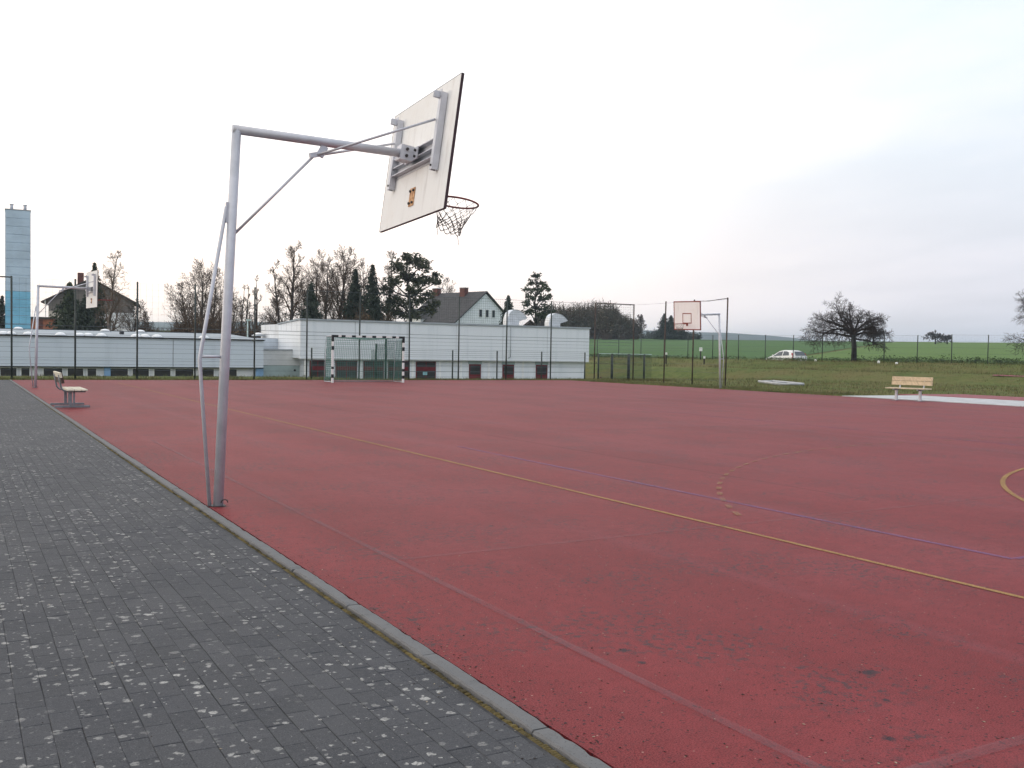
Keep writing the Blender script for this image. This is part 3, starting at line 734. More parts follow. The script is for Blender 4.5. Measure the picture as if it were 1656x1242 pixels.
# ------------------------------------------------------------------ benches
def bench_side():
    root = empty('bench', (2.30, 25.15, 0), 0, 'weathered slat bench seen end-on at the kerb, on flat steel foot rails', 'bench', 'benches beside the court'); root.scale = (0.9, 0.9, 0.9)
    for s in (-0.65, 0.65):
        m = MB(); m.bevbox(-0.42, 0.40, s - 0.035, s + 0.035, 0.012, 0.062, 0.006); m.build('foot_rail', 'galvanised_dark', root)
        m = MB(); m.bevbox(-0.09, -0.02, s - 0.03, s + 0.03, 0.062, 0.43, 0.004); m.build('leg', 'galvanised_dark', root)
        m = MB(); m.bevbox(0.01, 0.05, s - 0.03, s + 0.03, 0.062, 0.43, 0.004); m.build('leg', 'galvanised_dark', root)
        m = MB(); m.tube([(0.30, s, 0.415), (-0.10, s, 0.415), (-0.20, s, 0.43), (-0.26, s, 0.49), (-0.285, s, 0.60), (-0.33, s, 0.84)], 0.022, 8); m.build('bracket', 'galvanised_dark', root, True)
    for k in range(3):
        m = MB(); m.bevbox(-0.135 + k * 0.158, 0.010 + k * 0.158, -0.92, 0.92, 0.438, 0.478, 0.008); m.build('seat_slat', 'weathered_wood', root)
    for k in range(2):
        mt = Matrix.Translation((-0.275 - k * 0.032, 0, 0.62 + k * 0.145)) @ Euler((0, -0.2, 0)).to_matrix().to_4x4()
        m = MB(); m.bevbox(0.0, 0.045, -0.92, 0.92, 0.0, 0.130, 0.006, mt); m.build('back_slat', 'dark_wood' if k == 0 else 'weathered_wood', root)
    for k in range(1):
        mt = Matrix.Translation((-0.232, 0, 0.63)) @ Euler((0, -0.2, 0)).to_matrix().to_4x4()
        m = MB(); m.bevbox(0.003, 0.02, -0.915, 0.915, 0.0, 0.255, 0.004, mt); m.build('back_lining', 'dark_wood', root)
bench_side()
def bench_front():
    a = math.atan2(-0.978, 0.206)
    root = empty('bench', (28.27, 22.78, 0), a, 'pale wooden bench with plank back on two steel posts by the concrete path', 'bench', 'benches beside the court'); root.scale = (0.9, 0.9, 0.9)
    # local x = long axis (to the right in the picture), local y = backwards
    for s in (-0.47, 0.47):
        m = MB(); m.bevbox(s - 0.04, s + 0.04, -0.04, 0.04, 0.012, 0.40, 0.004); m.build('leg', 'galvanised', root)
        m = MB(); m.bevbox(s - 0.035, s + 0.035, -0.24, 0.24, 0.40, 0.445, 0.004); m.build('seat_bearer', 'galvanised_dark', root)
        m = MB(); m.tube([(s, 0.22, 0.42), (s, 0.27, 0.52), (s, 0.33, 0.86)], 0.026, 8); m.build('back_post', 'galvanised', root, True)
        m = MB(); m.bevbox(s - 0.09, s + 0.09, -0.22, 0.22, 0.0, 0.012, 0.003); m.build('foot_plate', 'galvanised_dark', root)
    for k in range(3):
        m = MB(); m.bevbox(-0.80, 0.80, -0.245 + k * 0.165, -0.095 + k * 0.165, 0.447, 0.487, 0.008); m.build('seat_plank', 'pale_wood_light', root)
    for k in range(2):
        mt = Matrix.Translation((0, 0.255 + k * 0.030, 0.585 + k * 0.165)) @ Euler((-0.17, 0, 0)).to_matrix().to_4x4()
        m = MB(); m.bevbox(-0.80, 0.80, -0.022, 0.018, 0.0, 0.152, 0.008, mt); m.build('back_plank', 'pale_wood', root)
bench_front()

# ------------------------------------------------------------------ handball goal
def goal():
    root = empty('handball_goal', (15.92, 41.4, 0), 0, 'handball goal with black and white banded frame and green net', 'goal')
    W2 = 1.66; Hh = 2.08; D0, D1 = 0.85, 1.10
    for s in (-1, 1):
        m = MB(); m.bevbox(s * W2 - 0.042, s * W2 + 0.042, -0.042, 0.042, 0.0, Hh - 0.085, 0.004); p = m.build('post', 'white_paint', root)
        for z0, z1 in ((1.80, 1.994), (1.43, 1.60), (0.90, 0.985) if s > 0 else (0.60, 0.70), (0.50, 0.62) if s > 0 else (0.21, 0.37), (0.18, 0.32) if s > 0 else (0, 0)):
            if z1 == 0: continue
            m = MB(); m.box(s * W2 - 0.045, s * W2 + 0.045, -0.045, 0.045, z0, z1); m.build('black_band', 'black_paint', p)
        m = MB(); m.tube([(s * W2, 0.03, Hh - 0.05), (s * W2, D0, Hh - 0.05)], 0.017, 8); m.tube([(s * W2, D0, Hh - 0.05), (s * W2, D1, 0.03)], 0.017, 8); m.tube([(s * W2, D1, 0.03), (s * W2, 0.03, 0.03)], 0.017, 8)
        m.build('side_stay', 'galvanised', root, True)
    m = MB(); m.bevbox(-W2 - 0.042, W2 + 0.042, -0.042, 0.042, Hh - 0.085, Hh, 0.004); bar = m.build('crossbar', 'white_paint', root)
    for k in range(8):
        c0 = -W2 + k * (2 * W2 / 7); h = 0.09
        a, b_ = max(c0 - h, -W2 - 0.046), min(c0 + h, W2 + 0.046)
        if k == 0: b_ = c0 + 0.24
        if k == 7: a = c0 - 0.24
        m = MB(); m.box(a, b_, -0.045, 0.045, Hh - 0.088, Hh + 0.003); m.build('black_band', 'black_paint', bar)
    m = MB(); m.tube([(-W2, D1, 0.03), (W2, D1, 0.03)], 0.017, 8); m.build('ground_bar', 'galvanised_dark', root, True)
    m = MB(); rg = random.Random(2)
    sp = 0.085; th = 0.0068
    n = int(2 * W2 / sp)
    def back(u, v):                    # sagging net surface
        x = -W2 + u * 2 * W2; sag = 0.05 * math.sin(u * math.pi)
        if v < 0.3:
            q = v / 0.3; return Vector((x, 0.05 + q * (D0 + 0.05 - 0.05), Hh - 0.06 - sag * 2.2 * math.sin(q * math.pi)))
        q = (v - 0.3) / 0.7; return Vector((x, D0 + 0.05 + (D1 - D0) * q + 0.10 * math.sin(q * math.pi), Hh - 0.06 - (Hh - 0.09) * q))
    for i in range(n + 1):
        m.tube([back(i / n, j / 14) for j in range(15)], th, 3, False)
    for j in range(32):
        m.tube([back(i / 10, j / 31) for i in range(11)], th, 3, False)
    for s in (-1, 1):
        for k in range(22):
            z = 0.06 + k * 0.092; yb = D1 + (D0 - D1) * z / Hh
            m.tube([(s * W2, 0.05, z), (s * W2 - s * 0.04, yb * 0.5, z - 0.01), (s * W2, yb, z)], th, 3, False)
        for k in range(13):
            y = 0.05 + k * 0.085; m.tube([(s * W2, y, 0.04), (s * W2 - s * 0.03, y, 1.0), (s * W2, y, Hh - 0.06 if y < D0 else Hh * (D1 - y) / (D1 - D0) * 0.9)], th, 3, False)
    m.build('net', 'green_net', root, kind='stuff')
goal()

# ------------------------------------------------------------------ fences
def post_mesh(h, r, mat='fence_post'):
    m = MB(); m.tube([(0, 0, -0.3), (0, 0, h)], r, 8); return m.mesh('post', mat, True)
def wires(m, a, b, zs, r, n=4):
    for z in zs: m.tube([(a[0], a[1], a[2] + z), (b[0], b[1], b[2] + z)], r, n, False)
def net_panel(m, a, b, z0, z1, sp, th):
    a = Vector(a); b = Vector(b); L = (b - a).length; n = int(L / sp)
    for i in range(n + 1):
        p = a + (b - a) * i / n; m.tube([(p.x, p.y, z0), (p.x, p.y, z1)], th, 3, False)
    k = int((z1 - z0) / sp)
    for i in range(k + 1):
        z = z0 + (z1 - z0) * i / k; m.tube([(a.x, a.y, z), (b.x, b.y, z)], th, 3, False)
# tall ball-stop fence behind the goal
root = empty('ball_stop_fence', (2.0, 45.8, 0), 0, 'tall dark ball-stop fence with many posts along the far end of the court', 'fence')
pmn = post_mesh(4.27, 0.038); pbr = post_mesh(4.3, 0.036, 'fence_post_brown')
xs = [-3.0, -0.5, 1.97, 4.38, 6.87, 9.33, 12.0, 14.49, 17.12, 19.77, 22.52, 25.32, 28.08, 30.94, 33.6]
for x in xs: link('post', pmn if x < 29 else pbr, root, (x - 2.0, 0, 0), (random.Random(int(x * 10)).uniform(-.006, .006), random.Random(int(x * 7)).uniform(-.006, .006), 0))
m = MB(); m.tube([(-5.0, 0, 4.22), (-0.03, 0, 4.22)], 0.028, 8); m.build('top_rail', 'fence_post', root, True)
m = MB(); m.tube([(28.94, 0, 4.27), (31.6, 0, 4.27)], 0.028, 8); m.build('top_rail', 'fence_post_brown', root, True)
m = MB()
wires(m, (-5.0, 0, 0), (31.6, 0, 0), (2.27, 2.10), 0.009); wires(m, (-5.0, 0, 0), (31.6, 0, 0), (1.92, 1.74, 1.55, 1.36, 1.16, 0.92, 0.66, 0.40, 0.15), 0.0045)
wires(m, (12.0, 0, 0), (29.0, 0, 0), (4.24,), 0.006)
m.build('wire', 'wire', root, kind='stuff')
m = MB(); net_panel(m, (12.5, 0, 0), (31.6, 0, 0), 2.95, 4.22, 0.125, 0.0036); m.build('net', 'gate_net', root, kind='stuff')
m = MB(); net_panel(m, (-5, 0, 0), (12.5, 0, 0), 2.3, 4.2, 0.25, 0.0028); m.build('net', 'gate_net', root, kind='stuff')
# its return along the right side
root = empty('ball_stop_fence', (32.9, 40.0, 0), 0, 'tall brown posts with a thin top rail standing on the grass behind the facing hoop', 'fence')
for y, px in ((42.08, 0), (39.75, 0), (37.23, 0)): link('post', pbr, root, (0, y - 40.0, 0), (0.004, 0.006, 0))
m = MB(); m.tube([(0, -2.77, 4.26), (0, -1.4, 4.18), (0, -0.25, 4.22)], 0.018, 6); m.build('top_rail', 'fence_post_brown', root, True)
m = MB(); wires(m, (0, -2.77, 0), (0, 5.6, 0), (4.2,), 0.005); wires(m, (0, -2.77, 0), (0, 5.6, 0), (0.2, 0.6, 1.0, 1.4, 1.8, 2.2), 0.0035); m.build('wire', 'wire', root, kind='stuff')
# low fence just behind
root = empty('low_fence', (22.0, 46.6, 0), 0, 'low dark post-and-wire fence in front of the white hall', 'fence')
ps = post_mesh(1.52, 0.04)
for x in (14.99, 22.57, 25.21, 27.99, 30.83): link('post', ps, root, (x - 22.0, 0, 0))
m = MB(); wires(m, (-7, 0, 0), (8.8, 0, 0), (1.47, 1.25, 1.0, 0.7, 0.4), 0.006); m.build('wire', 'wire', root, kind='stuff')
# green mesh gate section right of the hall
root = empty('mesh_fence', (33.3, 46.6, 0), 0, 'dense green mesh fence section right of the white hall', 'fence')
for x, w in ((31.75, 0.045), (32.69, 0.07), (33.86, 0.085), (34.97, 0.06)):
    link('post', post_mesh(1.47, w), root, (x - 33.3, 0, 0))
m = MB(); wires(m, (-1.55, 0, 0), (2.2, 0, 0), (1.46,), 0.02); m.build('top_rail', 'lamp_metal', root)
m = MB(); net_panel(m, (-1.55, 0, 0), (2.2, 0, 0), 0.05, 1.44, 0.06, 0.0048); m.build('mesh', 'gate_net', root, kind='stuff')
# gate seen through the goal
root = empty('mesh_gate', (18.9, 46.9, 0), 0, 'green mesh gate with two uneven posts seen through the goal net', 'gate')
link('post', post_mesh(1.78, 0.05, 'gate_net'), root, (-0.47, 0, 0)); link('post', post_mesh(2.03, 0.06, 'gate_net'), root, (0.06, 0, 0)); link('post', post_mesh(2.0, 0.04, 'gate_net'), root, (0.95, 0, 0))
m = MB(); net_panel(m, (-0.72, 0, 0), (-0.47, 0, 0), 0.05, 1.45, 0.05, 0.006); net_panel(m, (-0.47, 0, 0), (0.06, 0, 0), 0.05, 1.74, 0.05, 0.006); net_panel(m, (0.06, 0, 0), (0.95, 0, 0), 0.05, 1.95, 0.05, 0.006); m.build('mesh', 'gate_net', root, kind='stuff')
# fence on the embankment
root = empty('bank_fence', (FX, FY, hgt(FX, FY)), 0, 'long chain-link fence on the crest of the grass bank', 'fence')
pb = post_mesh(2.05, 0.035); prev = None; m = MB(); zb = hgt(FX, FY)
for k in range(-6, 19):
    q = Vector((FX, FY)) + FT * (k * 2.45); z = hgt(q.x, q.y) - zb
    link('post', pb, root, (q.x - FX, q.y - FY, z), (random.Random(k).uniform(-.012, .012), 0, 0))
    cur = (q.x - FX, q.y - FY, z)
    if prev: wires(m, prev, cur, (2.02, 1.55, 1.1, 0.65, 0.2), 0.0045)
    prev = cur
m.build('wire', 'wire', root, kind='stuff')
m = MB()
for k in range(-6, 18):
    q = Vector((FX, FY)) + FT * (k * 2.45); q2 = q + FT * 2.45
    for i in range(24):
        f = i / 24; p = q + (q2 - q) * f; z = hgt(p.x, p.y) - zb
        m.tube([(p.x - FX, p.y - FY, z + 0.05), (p.x - FX, p.y - FY, z + 2.0)], 0.0022, 3, False)
m.build('mesh', 'wire', root, kind='stuff')

# ------------------------------------------------------------------ buildings
def planex(px, Y):
    k = (px - 828) / 1600.0
    return Y * (math.sin(YAW) + k * math.cos(YAW)) / (math.cos(YAW) - k * math.sin(YAW))
# white hall behind the goal
HY = 58.0
hall = empty('hall', (28.0, HY, -1.8), 0, 'white flat-roofed hall with red-framed dark openings and two curved roof vents', 'building')
def hb(name, mat, x0, x1, y0, y1, z0, z1, par=None):
    mm = MB(); mm.box(x0 - 28.0, x1 - 28.0, y0 - HY, y1 - HY, z0 + 1.8, z1 + 1.8); return mm.build(name, mat, par or hall)
hx0, hx1 = 17.95, 38.72
wall = hb('wall', 'wall_grey', hx0 + 0.05, hx1 - 0.03, HY + 0.06, HY + 9, 0.905, 3.05)
npan = 6; pw = (hx1 - hx0) / npan
for k in range(npan): hb('wall_panel', 'panel_white', hx0 + k * pw + 0.012, hx0 + (k + 1) * pw - 0.012, HY, HY + 0.055, 0.90, 3.19, wall)
# left flank, its top falling to the rear
m = MB(); m.extr([(hx0 - 28, 0.06, 2.72), (hx0 - 28, 4.6, 2.72), (hx0 - 28, 4.6, 4.80), (hx0 - 28, 0.06, 4.99)], (0.045, 0, 0)); m.build('flank_panel', 'panel_white', wall)
hb('fascia', 'fascia', hx0 - 0.06, hx1 + 0.06, HY - 0.07, HY + 0.3, 3.195, 3.30)
m = MB(); m.extr([(hx0 - 28 - 0.06, 0.3, 4.995), (hx0 - 28 - 0.06, 4.7, 4.81), (hx0 - 28 - 0.06, 4.7, 4.90), (hx0 - 28 - 0.06, 0.3, 5.10)], (hx1 - hx0 + 0.12, 0, 0)); m.build('roof', 'roof_sheet', hall)
hb('soffit', 'wall_grey', hx0 + 0.01, hx1 - 0.01, HY + 0.01, HY + 0.40, 0.86, 0.898)
low = hb('lower_wall', 'panel_white', 18.42, 38.60, HY + 0.32, HY + 8.8, -1.9, 0.855)
OY = HY + 0.32
def opening(p0, p1, ztop, par=None, kind='wide'):
    x0, x1 = planex(p0, OY), planex(p1, OY); zb_ = -1.45
    w = hb('window', 'red_frame', x0, x1, OY - 0.05, OY - 0.003, zb_, ztop)
    fr = 0.06
    if kind == 'wide':
        n = 2
        for i in range(n):
            a = x0 + (x1 - x0) * i / n + fr / (1 if i == 0 else 2); b_ = x0 + (x1 - x0) * (i + 1) / n - fr / (1 if i == n - 1 else 2)
            hb('pane', 'glass_rough', a, b_, OY - 0.056, OY - 0.051, ztop - 0.36, ztop - fr, w)
            hb('pane', 'glass_rough', a, b_, OY - 0.056, OY - 0.051, zb_ + fr, ztop - 0.60, w)
        hb('blind', 'red_blind', x0 + fr, x1 - fr, OY - 0.057, OY - 0.0515, ztop - 0.57, ztop - 0.39, w)
    else:
        zz_ = (ztop + -0.25) / 2
        hb('pane', 'glass_rough', x0 + 0.08, x1 - 0.08, OY - 0.056, OY - 0.051, -0.03, ztop - 0.09, w)
        hb('blind', 'red_blind', x0 + 0.08, x1 - 0.08, OY - 0.056, OY - 0.051, zb_ + 0.06, -0.06, w)
        hb('lintel', 'wall_green', x0 - 0.05, x1 + 0.05, OY - 0.045, OY - 0.002, ztop + 0.004, 0.85, w)
    return w
for a, b_ in ((500, 526), (542, 577), (587, 620), (627, 661), (672, 704)): last = opening(a, b_, 0.80)
hb('sticker', 'blue_sticker', planex(683, OY), planex(690, OY), OY - 0.062, OY - 0.0575, -0.08, 0.13, last)
for a, b_ in ((758, 777), (812, 830.5), (866, 884.5)): opening(a, b_, 0.64, kind='narrow')
for p in (475, 482, 490): hb('pilaster', 'white_paint', planex(p, OY), planex(p, OY) + 0.12, OY - 0.25, OY - 0.13, -1.8, 0.855) if p > 484 else None
for p in (583, 623, 667, 711, 745, 790, 845): hb('pilaster', 'plaster_white', planex(p, OY) - 0.07, planex(p, OY) + 0.07, OY - 0.035, OY - 0.002, -1.8, 0.85)
m = MB(); xx = planex(824, HY) - 28; m.tube([(xx, -0.06, 2.95), (xx, -0.06, 4.95)], 0.022, 6); m.tube([(xx, -0.06, 2.95), (xx - 0.18, -0.06, 2.88)], 0.022, 6); m.build('downpipe', 'fascia', hall, True)
# curved cowls on the roof
def cowl(px0, px1, Y, zt):
    x0 = planex(px0, Y) - 28; w = planex(px1, Y) - 28 - x0; d = 0.62; y0 = Y - HY; zb0 = 3.05 + 1.8; H = zt + 1.8 - zb0
    outer = [(0, 0), (0, 0.45), (0.03, 0.62), (0.09, 0.78), (0.18, 0.90), (0.29, 0.97), (0.41, 1.0), (0.54, 0.98), (0.67, 0.92), (0.79, 0.83), (0.90, 0.72), (1.0, 0.58)]
    inner = [(0.62, 0.44), (0.595, 0.40), (0.59, 0.30), (0.59, 0)]
    T_ = lambda p, y: (x0 + p[0] * w, y, zb0 + p[1] * H)
    m = MB(); m.extr([T_(p, y0) for p in outer + inner], (0, d, 0)); v = m.build('roof_vent', 'vent_metal', hall)
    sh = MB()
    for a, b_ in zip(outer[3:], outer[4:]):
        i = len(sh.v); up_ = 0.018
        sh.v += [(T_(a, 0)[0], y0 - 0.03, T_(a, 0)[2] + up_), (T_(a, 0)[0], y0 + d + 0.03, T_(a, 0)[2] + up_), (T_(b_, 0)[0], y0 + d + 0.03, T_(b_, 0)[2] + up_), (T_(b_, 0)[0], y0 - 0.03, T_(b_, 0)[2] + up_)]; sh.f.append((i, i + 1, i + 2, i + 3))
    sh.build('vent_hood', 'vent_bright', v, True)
    m = MB(); a, b_ = T_(outer[-1], 0), T_(inner[0], 0); m.quad((a[0] - 0.02, y0 + 0.03, a[2] - 0.012), (b_[0] + 0.02, y0 + 0.03, b_[2] - 0.012), (b_[0] + 0.02, y0 + d - 0.03, b_[2] - 0.012), (a[0] - 0.02, y0 + d - 0.03, a[2] - 0.012)); m.build('vent_mouth', 'vent_dark', v)
cowl(819, 851, 59.6, 4.42); cowl(886.5, 916.5, 59.6, 4.28)

# long low building on the left
LB = 58.0
lowb = empty('low_building', (0, LB, -1.8), 0, 'long low pale-blue building with a strip of windows and domed skylights', 'building')
def lb(name, mat, x0, x1, y0, y1, z0, z1, par=None):
    mm = MB(); mm.box(x0, x1, y0 - LB, y1 - LB, z0 + 1.8, z1 + 1.8); return mm.build(name, mat, par or lowb)
lx1 = 15.76
core = lb('wall', 'wall_grey', -24.9, lx1 - 0.03, LB + 0.07, LB + 3, 0.30, 1.93)
seams = [-24.95, -19.8, -14.75, -9.7, -4.65, 0.45, 5.53, 10.62, lx1]
for a, b_ in zip(seams, seams[1:]):
    lb('wall_panel', 'panel_blue', a + 0.022, b_ - 0.022, LB, LB + 0.065, 0.665, 1.90, core)
    lb('wall_panel', 'panel_blue', a + 0.022, b_ - 0.022, LB - 0.012, LB + 0.065, 0.33, 0.650, core)
lb('gutter', 'dark_gap', -25, lx1 + 0.05, LB - 0.10, LB + 0.2, 1.925, 1.975)
lb('soffit', 'dark_gap', -25, lx1, LB + 0.005, LB + 0.30, 0.285, 0.326)
lw = lb('lower_wall', 'wall_grey', -24.8, lx1 - 0.05, LB + 0.26, LB + 3, -1.9, 0.282)
wl = [(0, 26), (34, 47), (70, 100), (109, 134), (141, 155), (178, 206), (214, 240), (249, 275), (283, 312), (320, 345), (370, 382)]
wx = [(planex(a, LB + 0.26), planex(b_, LB + 0.26)) for a, b_ in wl] + [(-0.9 - k * 1.25, -0.1 - k * 1.25) for k in range(1, 10)]
for a, b_ in wx:
    w = lb('window', 'white_paint', a - 0.05, b_ + 0.05, LB + 0.21, LB + 0.257, -0.72, 0.262)
    lb('pane', 'glass_rough', a, b_, LB + 0.204, LB + 0.2085, -0.66, 0.215, w)
for a, b_ in ((168, 178), (413, 425)): lb('downpipe', 'blue_pipe', planex(a, LB + 0.2), planex(b_, LB + 0.2), LB + 0.10, LB + 0.257, -1.8, 0.28)
m = MB(); m.extr([(-25, 0.2, 3.776), (-25, 9.0, 4.20), (-25, 9.0, 4.08), (-25, 0.2, 3.70)], (lx1 + 25 + 0.05, 0, 0)); roof = m.build('roof', 'roof_sheet', lowb)
lb('rear_wall', 'panel_blue', lx1 + 0.06, 18.3, LB + 4.9, LB + 9.2, -1.8, 2.13)
lb('ridge_trim', 'dark_gap', -25, lx1 + 0.05, LB + 9.0, LB + 9.25, 2.26, 2.44)
lb('roof_box', 'dark_gap', planex(194, 62), planex(200, 62), 62.0, 62.4, 2.10, 2.32)
def dome(px, w, Y, zb_):
    m = MB(); x = planex(px, Y); W2_ = w / 2; n = 10
    for j in range(5):
        ph = j / 4 * math.pi / 2
        for i in range(n * 2): a = i * math.pi / n; m.v.append((x + W2_ * math.cos(ph) * math.copysign(abs(math.cos(a)) ** 0.6, math.cos(a)), Y - LB + 0.55 * math.cos(ph) * math.copysign(abs(math.sin(a)) ** 0.6, math.sin(a)), zb_ + 1.8 + 0.02 + 0.15 * math.sin(ph)))
    for j in range(4):
        for i in range(2 * n): m.f.append((j * 2 * n + i, j * 2 * n + (i + 1) % (2 * n), (j + 1) * 2 * n + (i + 1) % (2 * n), (j + 1) * 2 * n + i))
    s_ = m.build('skylight', 'skylight', lowb, True)
    lb('skylight_kerb', 'fascia', x - W2_ - 0.03, x + W2_ + 0.03, Y - 0.58, Y + 0.58, zb_ - 0.06, zb_ + 0.015, s_)
for px in (5, 17, 45, 97, 128, 142, 163, 219, 233.5, 253, 329): dome(px, 0.50, 59.0, 1.995)
for px in (29, 169, 226, 417): dome(px, 0.55, 66.2, 2.355)
for k in range(8): dome(-30 - k * 22, 0.5, 59.0, 1.995)
# low link wall between them
link_ = empty('link_building', (17.1, 59.6, -1.8), 0, 'small low grey link with a greenish base between the two white buildings', 'building')
m = MB(); m.box(-1.3, 1.4, 0, 3.0, 2.25, 3.16); m.build('upper_wall', 'wall_grey', link_)
m = MB(); m.box(-1.28, 1.38, 0.02, 3.0, -0.1, 2.245); m.build('base_wall', 'wall_green', link_)
m = MB(); m.box(-1.36, 1.46, -0.06, 3.06, 3.163, 3.24); m.build('coping', 'fascia', link_)
for z in (1.95, 3.0):
    m = MB(); m.tube([(1.0, -0.02, z), (1.0, -0.07, z)], 0.07, 8); m.build('wall_lamp', 'dark_gap', link_)

# chimney tower
D = 92.0; tx, ty = polar(28.5, D)
tw = empty('chimney_tower', (tx, ty, -1.8), -YAW + 0.470, 'tall slim chimney tower of pale blue panels with two short flues', 'tower')
m = MB(); m.box(-1.02, 1.02, 0.03, 1.95, 0, 15.3); m.build('core', 'tower_grey', tw)
zt = 1.4 + (558.9 - 341) * D / 1600 + 1.8
nrow = 21
for k in range(nrow):
    z0 = zt * k / nrow; z1 = zt * (k + 1) / nrow
    mat = 'tower_blue_low' if z1 < 5.1 else ('tower_blue' if z1 < 8.9 else 'tower_grey')
    m = MB(); m.box(-1.06, 1.06, -0.01, 2.0, z0 + 0.02, z1 - 0.02); m.build('panel', mat, tw)
m = MB(); m.box(-1.09, 1.09, -0.04, 2.03, zt, zt + 0.08); m.build('cap', 'fascia', tw)
for x in (-0.52, 0.60):
    m = MB(); m.tube([(x, 0.9, zt + 0.05), (x, 0.9, zt + 0.14)], 0.22, 12); m.tube([(x, 0.9, zt + 0.14), (x, 0.9, zt + 0.62)], 0.14, 12); m.tube([(x, 0.9, zt + 0.55), (x, 0.9, zt + 0.64)], 0.18, 12); m.build('flue', 'galvanised', tw, True)

# houses
def house(name, label, px, D, rz, W_, L_, ze, zr, zb_, wallm, roofm, over=0.5):
    """gable house: local x = ridge direction, gable wall at x=0 facing -x is the front; local y across"""
    x, y = polar(px, D); root = empty(name, (x, y, zb_), rz, label, 'house'); h = W_ / 2; e = ze - zb_; r_ = zr - zb_
    m = MB(); m.extr([(0, -h, 0), (0, h, 0), (0, h, e), (0, 0, r_ - 0.12), (0, -h, e)], (L_, 0, 0)); m.build('wall', wallm, root)
    sl = (r_ - e) / h
    for s in (-1, 1):
        m = MB(); a = [(-over, 0, r_), (-over, s * (h + over), e - sl * over), (-over, s * (h + over), e - sl * over + 0.18), (-over, 0, r_ + 0.2)]
        m.extr(a, (L_ + 2 * over, 0, 0)); m.build('roof_slope', roofm, root)
    return root, h, e, r_
# left house: gable toward the camera
rz = math.pi / 2 - YAW + R(20)
rt_, h, e, r_ = house('house', 'brown-roofed house with a slate gable behind the spruces, left', 147, 140, rz, 11.0, 12, 7.9, 10.9, -1.6, 'plaster_white', 'roof_brown', 0.9)
m = MB(); m.extr([(-0.06, -h + 0.02, 7.9), (-0.06, h - 0.02, 7.9), (-0.06, h - 0.02, e), (-0.06, 0, r_ - 0.16), (-0.06, -h + 0.02, e)], (0.055, 0, 0)); m.build('gable_cladding', 'gable_slate', rt_)
m = MB(); m.box(-0.08, -0.005, h - 2.2, h, 3.6, 7.9); m.build('cream_wall', 'plaster_cream', rt_)
def win(par, x0, x1, y0, y1, z0, z1, frame='white_paint'):
    m = MB(); m.box(x0, x1, y0, y1, z0, z1); w = m.build('window', frame, par)
    m = MB(); m.box(x0 - 0.012, x0 - 0.002, y0 + 0.09, y1 - 0.09, z0 + 0.09, z1 - 0.09); m.build('pane', 'glass', w)
win(rt_, -0.12, -0.085, h - 1.7, h - 0.5, 5.2, 6.7); win(rt_, -0.10, -0.065, -1.0, 0.6, 6.0, 7.3); win(rt_, -0.04, -0.004, -3.8, -2.4, 2.6, 4.0)
m = MB(); m.box(3.0, 3.8, 1.2, 2.0, r_ - 1.2, r_ + 1.1); m.build('chimney', 'chimney_brick', rt_)
m = MB(); m.box(-1.1, -0.02, h - 2.4, h + 0.3, 4.55, 4.7); m.build('balcony_floor', 'fascia', rt_)
m = MB(); m.tube([(-0.95, h + 0.35, e - 0.2), (-0.9, h + 0.2, 4.7)], 0.05, 6); m.build('downpipe', 'white_paint', rt_)
ax, ay = polar(66, 128)
an = empty('annex', (ax, ay, -1.7), rz, 'orange brick annex beside the chimney tower', 'building')
m = MB(); m.box(0, 5, -1.5, 1.5, 0, 6.6); m.build('wall', 'brick_orange', an)
m = MB(); m.box(-0.25, 5.2, -1.7, 1.7, 6.6, 6.85); m.build('roof', 'roof_brown', an)
m = MB(); m.box(-0.05, -0.005, -0.2, 0.25, 0, 6.5); m.build('pilaster', 'chimney_brick', an)
# white gabled house
gd = Vector((0.271, -0.962)); rzw = math.atan2(-gd.y, -gd.x)
x0, y0 = polar(783, 150)
rt_, h, e, r_ = house('house', 'white gabled house with a dark tiled roof and three small gable windows behind the hall', 783, 150, rzw, 12.2, 11.5, 5.9, 10.55, -1.0, 'plaster_white', 'roof_tile', 0.35)
for y in (1.0, -0.35, -1.7): win(rt_, -0.06, -0.005, y - 0.36, y + 0.36, 7.75, 9.0)
for x, y, hh in ((4.2, 0.6, 0.75), (10.9, 0.3, 0.9)):
    m = MB(); m.box(x - 0.55, x + 0.55, y - 0.4, y + 0.4, r_ - 0.8, r_ + hh); c_ = m.build('chimney', 'chimney_brick', rt_)
    m = MB(); m.box(x - 0.62, x + 0.62, y - 0.47, y + 0.47, r_ + hh, r_ + hh + 0.1); m.build('chimney_cap', 'fascia', c_)
m = MB(); m.box(7.3, 10.6, 3.5, 6.6, 5.0, 7.6); dm = m.build('dormer', 'plaster_white', rt_)
m = MB(); m.extr([(7.0, 6.9, 7.5), (10.9, 6.9, 7.5), (8.95, 6.9, 9.0)], (0, -4.4, 0)); m.build('dormer_roof', 'roof_tile', dm)
sx, sy = polar(852, 128)
rt_, h, e, r_ = house('shed', 'dark-roofed shed peeping over the hall behind its left roof vent', 856, 128, math.pi / 2 - YAW, 5.5, 5, 3.4, 5.6, -1.4, 'roof_brown', 'roof_brown', 0.3)
rt_['category'] = 'shed'
gx, gy = polar(262, 84)
gr = empty('flat_roofed_garage', (gx, gy, -1.8), -YAW + 0.5, 'dark flat-roofed garage behind the low building', 'building')
m = MB(); m.box(-2.0, 2.0, 0, 3, 0, 3.9); m.build('wall', 'gable_slate', gr)
m = MB(); m.box(-2.3, 2.2, -0.3, 3.3, 3.9, 4.15); m.build('roof', 'dark_gap', gr)
bx_, by_ = polar(420, 105)
gr = empty('barn', (bx_, by_, -1.8), -YAW + 0.1, 'long dark-roofed barn behind the scrub, left of the hall', 'building')
m = MB(); m.box(-3.4, 3.0, 0, 6, 0, 4.2); m.build('wall', 'gable_slate', gr)
